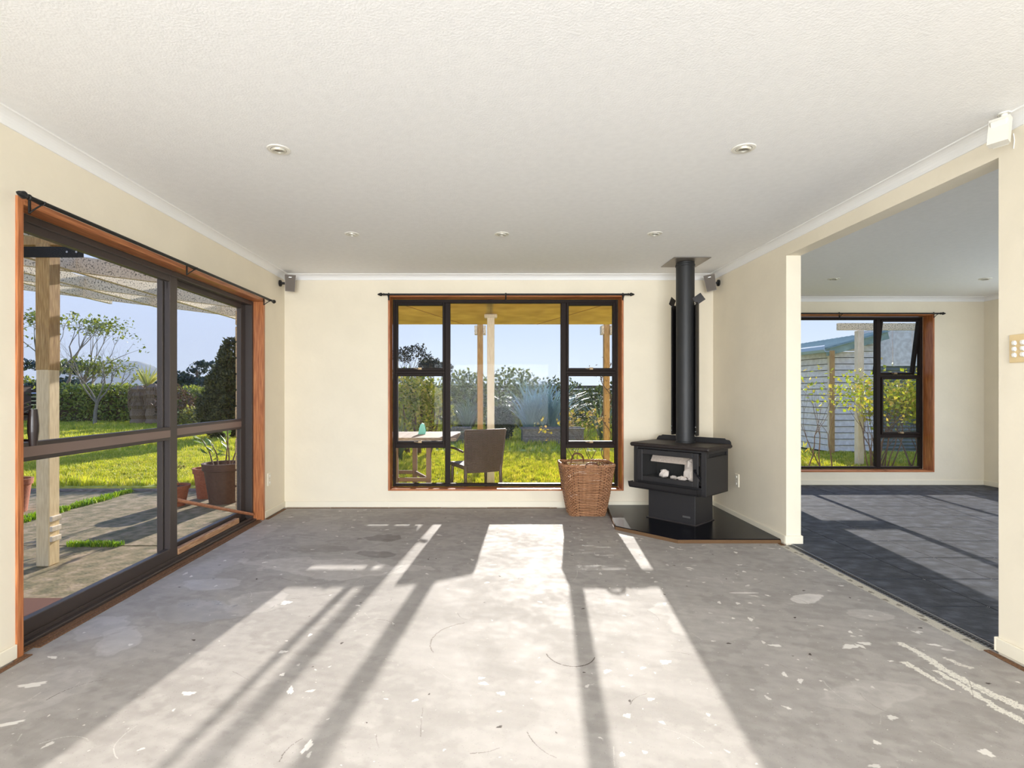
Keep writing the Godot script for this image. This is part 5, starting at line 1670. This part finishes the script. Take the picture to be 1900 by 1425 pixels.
func build_shed() -> void:
	var r := RandomNumberGenerator.new(); r.seed = 71
	var t := thing("garden_shed", "white weatherboard shed with green roof outside the dining room window", "shed", Vector3(0, GY - 0.03, 0))
	var s := mb()
	# corner at (7.15, -11.0); gable end runs to the right, side wall runs back to the left
	var p := 0.13
	var c := Vector3(7.12, 0, -11.0)
	var sd := Vector3(-0.10, 0, -1.0).normalized()
	var eave := 2.12
	for k in 22:
		var y := 0.06 + k * p
		var xr := 9.6
		var top := eave + 0.0
		if y + p > 2.95: break
		# the gable rises to the right
		var x0 := c.x
		if y > top: x0 = c.x + (y - top) / 0.28
		if x0 < 9.3:
			s = mb()
			prism(s, [[0.0, 0.0], [0.042, 0.0], [0.020, p - 0.013], [0.0, p - 0.013]], Vector3(x0, y, c.z), Vector3.BACK, Vector3.UP, Vector3(minf(xr, 8.12) - x0, 0, 0)) if x0 < 8.1 else prism(s, [[0.0, 0.0], [0.02, 0.0], [0.01, p]], Vector3(8.1, y, c.z), Vector3.BACK, Vector3.UP, Vector3(0.02, 0, 0))
			obj("weatherboard", s, M.weatherboard, t)
		if y < top - 0.05:
			s = mb()
			var nrm := Vector3(sd.z, 0, -sd.x)
			prism(s, [[0.0, 0.0], [0.042, 0.0], [0.020, p - 0.013], [0.0, p - 0.013]], c + Vector3(0, y, 0), nrm, Vector3.UP, sd * 4.0)
			obj("weatherboard", s, M.weatherboard, t)
	bar("lap_shade_sheet", t, M.soot_and_lap_shade, c.x + 0.01, 8.1, 0.03, eave - 0.02, c.z - 0.02, c.z - 0.004, 0.0)  # dark sheet in the gaps, painting the shade under each board lap
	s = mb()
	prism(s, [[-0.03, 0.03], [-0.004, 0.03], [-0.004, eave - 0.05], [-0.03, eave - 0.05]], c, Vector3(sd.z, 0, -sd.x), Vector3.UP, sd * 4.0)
	obj("lap_shade_sheet", s, M.soot_and_lap_shade, t)  # same painted lap shade along the side wall
	bar("corner_trim", t, M.pale_post, c.x - 0.045, c.x + 0.05, 0.02, eave, c.z - 0.02, c.z + 0.04)
	bar("corner_trim", t, M.pale_post, 8.05, 8.14, 0.02, eave + 0.2, c.z - 0.02, c.z + 0.04)
	# concrete footing
	bar("footing", t, M.mortar, c.x - 0.02, 8.12, -0.1, 0.06, c.z - 4.0, c.z + 0.005, 0.0)
	# roof: corrugated sheet rising to the right, barge board and gutter
	s = mb()
	var sl := 0.28
	var bs := Basis(Vector3.BACK, atan(sl))
	for k in 26:
		var z := c.z + 0.22 - k * 0.17
		tube(s, [Vector3(c.x - 0.25, eave + 0.06, z), Vector3(c.x + 1.02, eave + 0.06 + 1.27 * sl, z)], 0.03, 6, false)
	bx(s, Vector3(c.x + 0.385, eave + 0.045 + 0.635 * sl, c.z - 2.0), Vector3(1.32, 0.012, 4.6), 0.0, bs)
	obj("roof_sheet", s, M.green_roof, t)
	s = mb()
	bx(s, Vector3(c.x + 0.385, eave - 0.03 + 0.635 * sl, c.z + 0.25), Vector3(1.32, 0.15, 0.025), 0.004, bs)
	obj("barge_board", s, M.green_roof, t)
	s = mb()
	prism(s, [[0.0, 0.0], [0.11, 0.0], [0.13, 0.03], [0.12, 0.11], [0.13, 0.12], [0.14, 0.10], [0.15, 0.03], [0.12, -0.02], [0.0, -0.02]], Vector3(c.x - 0.16, eave + 0.0, c.z + 0.28), Vector3.LEFT, Vector3.UP, Vector3(-0.4, 0, -4.4))
	obj("gutter", s, M.gutter, t)
	# lean-to beside it: white panels over corrugated iron
	t = thing("lean_to_shed", "lean-to of corrugated iron under white panels beside the shed", "shed", Vector3(0, GY - 0.03, -11.25))
	s = mb()
	var pr := []
	var y := 0.0
	while y < 1.86:
		pr.append([0.014 * sin(y / 0.076 * TAU), y]); y += 0.076 / 8.0
	for k in pr.size() - 1:
		var a: Array = pr[k]; var b: Array = pr[k + 1]
		var nn := Vector3(0, -(b[0] - a[0]), b[1] - a[1]).normalized()
		nn = Vector3(0, nn.y, absf(nn.z)).normalized()
		tri(s, Vector3(8.2, a[1], a[0]), Vector3(10.6, a[1], a[0]), Vector3(10.6, b[1], b[0]), nn, nn, nn)
		tri(s, Vector3(8.2, a[1], a[0]), Vector3(10.6, b[1], b[0]), Vector3(8.2, b[1], b[0]), nn, nn, nn)
	obj("corrugated_sheet", s, M.corrugated, t)
	for k in 5: bar("wall_panel", t, M.weatherboard, 8.2 + k * 0.42, 8.61 + k * 0.42, 1.86, 2.62, -0.03, 0.0, 0.002)
	for k in 6: bar("batten", t, M.weatherboard, 8.19 + k * 0.42, 8.22 + k * 0.42, 1.84, 2.62, -0.001, 0.02, 0.002)
	bar("side_frame", t, M.weatherboard, 8.17, 8.2, 0.0, 2.62, -0.5, 0.03, 0.003)
	# pergola in front of the shed
	t = post("pergola_post", "white pergola post standing before the weatherboard shed", Vector3(6.32, GY - 0.02, -9.0), 0.10, 2.32, M.pale_post)
	s = mb()
	bb(s, 5.95, 8.6, 2.24, 2.36, -9.03, -8.985, 0.004)
	tag(obj("pergola_beam", s, M.lichen_board), "lichened white pergola beam before the green shed roof", "beam")
	s = mb()
	bx(s, Vector3(6.9, 0.94, -10.6), Vector3(0.075, 2.16, 0.06), 0.004)
	tag(obj("timber_stake", s, M.raw_timber), "thin weathered timber upright against the shed corner", "post")
	s = mb()
	bb(s, 2.5, 7.2, 2.30, 2.44, -7.4, -6.9, 0.002)
	tag(obj("eave_board", s, M.raw_timber), "brown timber eave above the dining room window outside", "eave")
	# rose bushes
	var pal := [c8(190, 204, 66), c8(222, 214, 80), c8(150, 168, 62), c8(226, 196, 112)]
	var specs := [[6.15, -8.35, 14, 0.62, 13, "leggy rose bush with yellow-green leaves in front of the shed"], [7.15, -8.75, 9, 0.50, 34, "dense yellow-green rose bush against the corrugated iron"], [5.05, -8.1, 4, 0.62, 4, "sparse rose stems with few bright leaves by the grass"]]
	for q in specs:
		t = thing("rose_bush", q[5], "bush", Vector3(q[0], GY - 0.02, q[1]), 0.0, "rose bushes outside the dining room")
		s = mb()
		var tips := []
		for k in q[2]: grow(s, r, Vector3(r.randf_range(-0.18, 0.18), 0, r.randf_range(-0.1, 0.1)), Vector3(r.randf_range(-0.42, 0.42), 1, r.randf_range(-0.25, 0.25)), q[3], 0.011, 2, 0.55, 0.65, tips, 1.9)
		obj("stems", s, M.twig, t)
		tip_leaves(t, tips, q[4], Vector3(0.22, 0.24, 0.16), leaf_mesh(0.055, 0.07), M.leaf, pal, 0.6, 1.15, int(q[0] * 10))
	for q in [[4.75, -8.6]]:
		t = bush("low_grass_clump", "low green grass clump at the dining room window corner", Vector3(q[0] + 0.6, GY, q[1] - 0.6), [[Vector3(0, 0.12, 0), Vector3(0.4, 0.2, 0.3), 260]], leaf_mesh(0.02, 0.14), M.leaf, pal, 0.6, 1.1, 73, 0.2)

func _ready() -> void:
	# camera: one-point view square to the back wall, lens shifted a little
	var cam := Camera3D.new()
	cam.name = "camera"; add_child(cam)
	cam.position = Vector3(0, 1.171, 0)
	cam.projection = Camera3D.PROJECTION_FRUSTUM
	cam.near = 0.05; cam.far = 2500.0
	cam.size = 2.0 * 0.05 * 712.5 / 980.0
	cam.frustum_offset = Vector2(0.05 * 44.0 / 980.0, 0.05 * 16.5 / 980.0)
	cam.current = true
	# sky, exposure
	var env := Environment.new()
	var sky := Sky.new()
	var sm := ProceduralSkyMaterial.new()
	sm.sky_top_color = Color(0.42, 0.62, 0.96)
	sm.sky_horizon_color = Color(0.90, 0.95, 1.0)
	sm.sky_curve = 0.28
	sm.ground_horizon_color = Color(0.62, 0.66, 0.62); sm.ground_bottom_color = Color(0.45, 0.48, 0.38)
	sm.sun_angle_max = 22.0; sm.sun_curve = 0.12
	sm.sky_energy_multiplier = 1.0
	sky.sky_material = sm
	env.background_mode = Environment.BG_SKY; env.sky = sky
	env.tonemap_mode = Environment.TONE_MAPPER_LINEAR
	env.tonemap_exposure = 1.07
	env.volumetric_fog_enabled = true; env.volumetric_fog_density = 0.0
	env.sdfgi_enabled = true; env.ssao_enabled = true; env.ssil_enabled = true
	var we := WorldEnvironment.new()
	we.name = "environment"; we.environment = env; add_child(we)
	# low winter sun, ahead and a little to the right
	var sun := DirectionalLight3D.new()
	sun.name = "sun"; add_child(sun)
	sun.look_at_from_position(Vector3(0.1145, 0.285, -1.0) * 10.0, Vector3.ZERO)
	sun.light_color = Color(1.0, 0.975, 0.94)
	sun.light_energy = 2.55
	sun.light_angular_distance = 0.6
	sun.shadow_enabled = true
	# unseen fill lights added to brighten both rooms, set inside the glazed doors
	var panes := [["rear_fill", Vector3(0.1, 1.12, ZF - 0.02), 0.0, Vector2(3.8, 2.0), 54.0], ["side_fill", Vector3(XL + 0.02, 1.12, 2.7), -PI / 2, Vector2(4.1, 2.0), 21.0], ["other_side_fill", Vector3(XR - 0.02, 1.12, 4.1), PI / 2, Vector2(4.1, 2.0), 13.0],
		["dining_fill", Vector3(4.3, 1.12, ZF2 - 0.02), 0.0, Vector2(3.1, 2.0), 3.5], ["dining_side_fill", Vector3(XD - 0.02, 1.12, -4.25), PI / 2, Vector2(3.2, 2.0), 3.5]]
	for q in panes:
		var fill_light := AreaLight3D.new()
		fill_light.name = q[0]; add_child(fill_light)
		fill_light.position = q[1]; fill_light.rotation.y = q[2]
		fill_light.area_size = q[3]
		fill_light.light_color = Color(0.95, 0.975, 1.0)
		fill_light.light_energy = q[4]
		fill_light.area_range = 20.0
		fill_light.shadow_enabled = true

	make_materials()
	build_shell()
	window("window_1", 0.1785, ZB, "three-part bronze window with orange timber frame in the living room", false)
	window("window_2", 4.415, ZB2, "bronze window with one open top sash in the dining room", true)
	build_slider()
	build_unseen_doors()
	build_garden()
	build_stove()
	build_basket()
	build_rods()
	build_fittings()
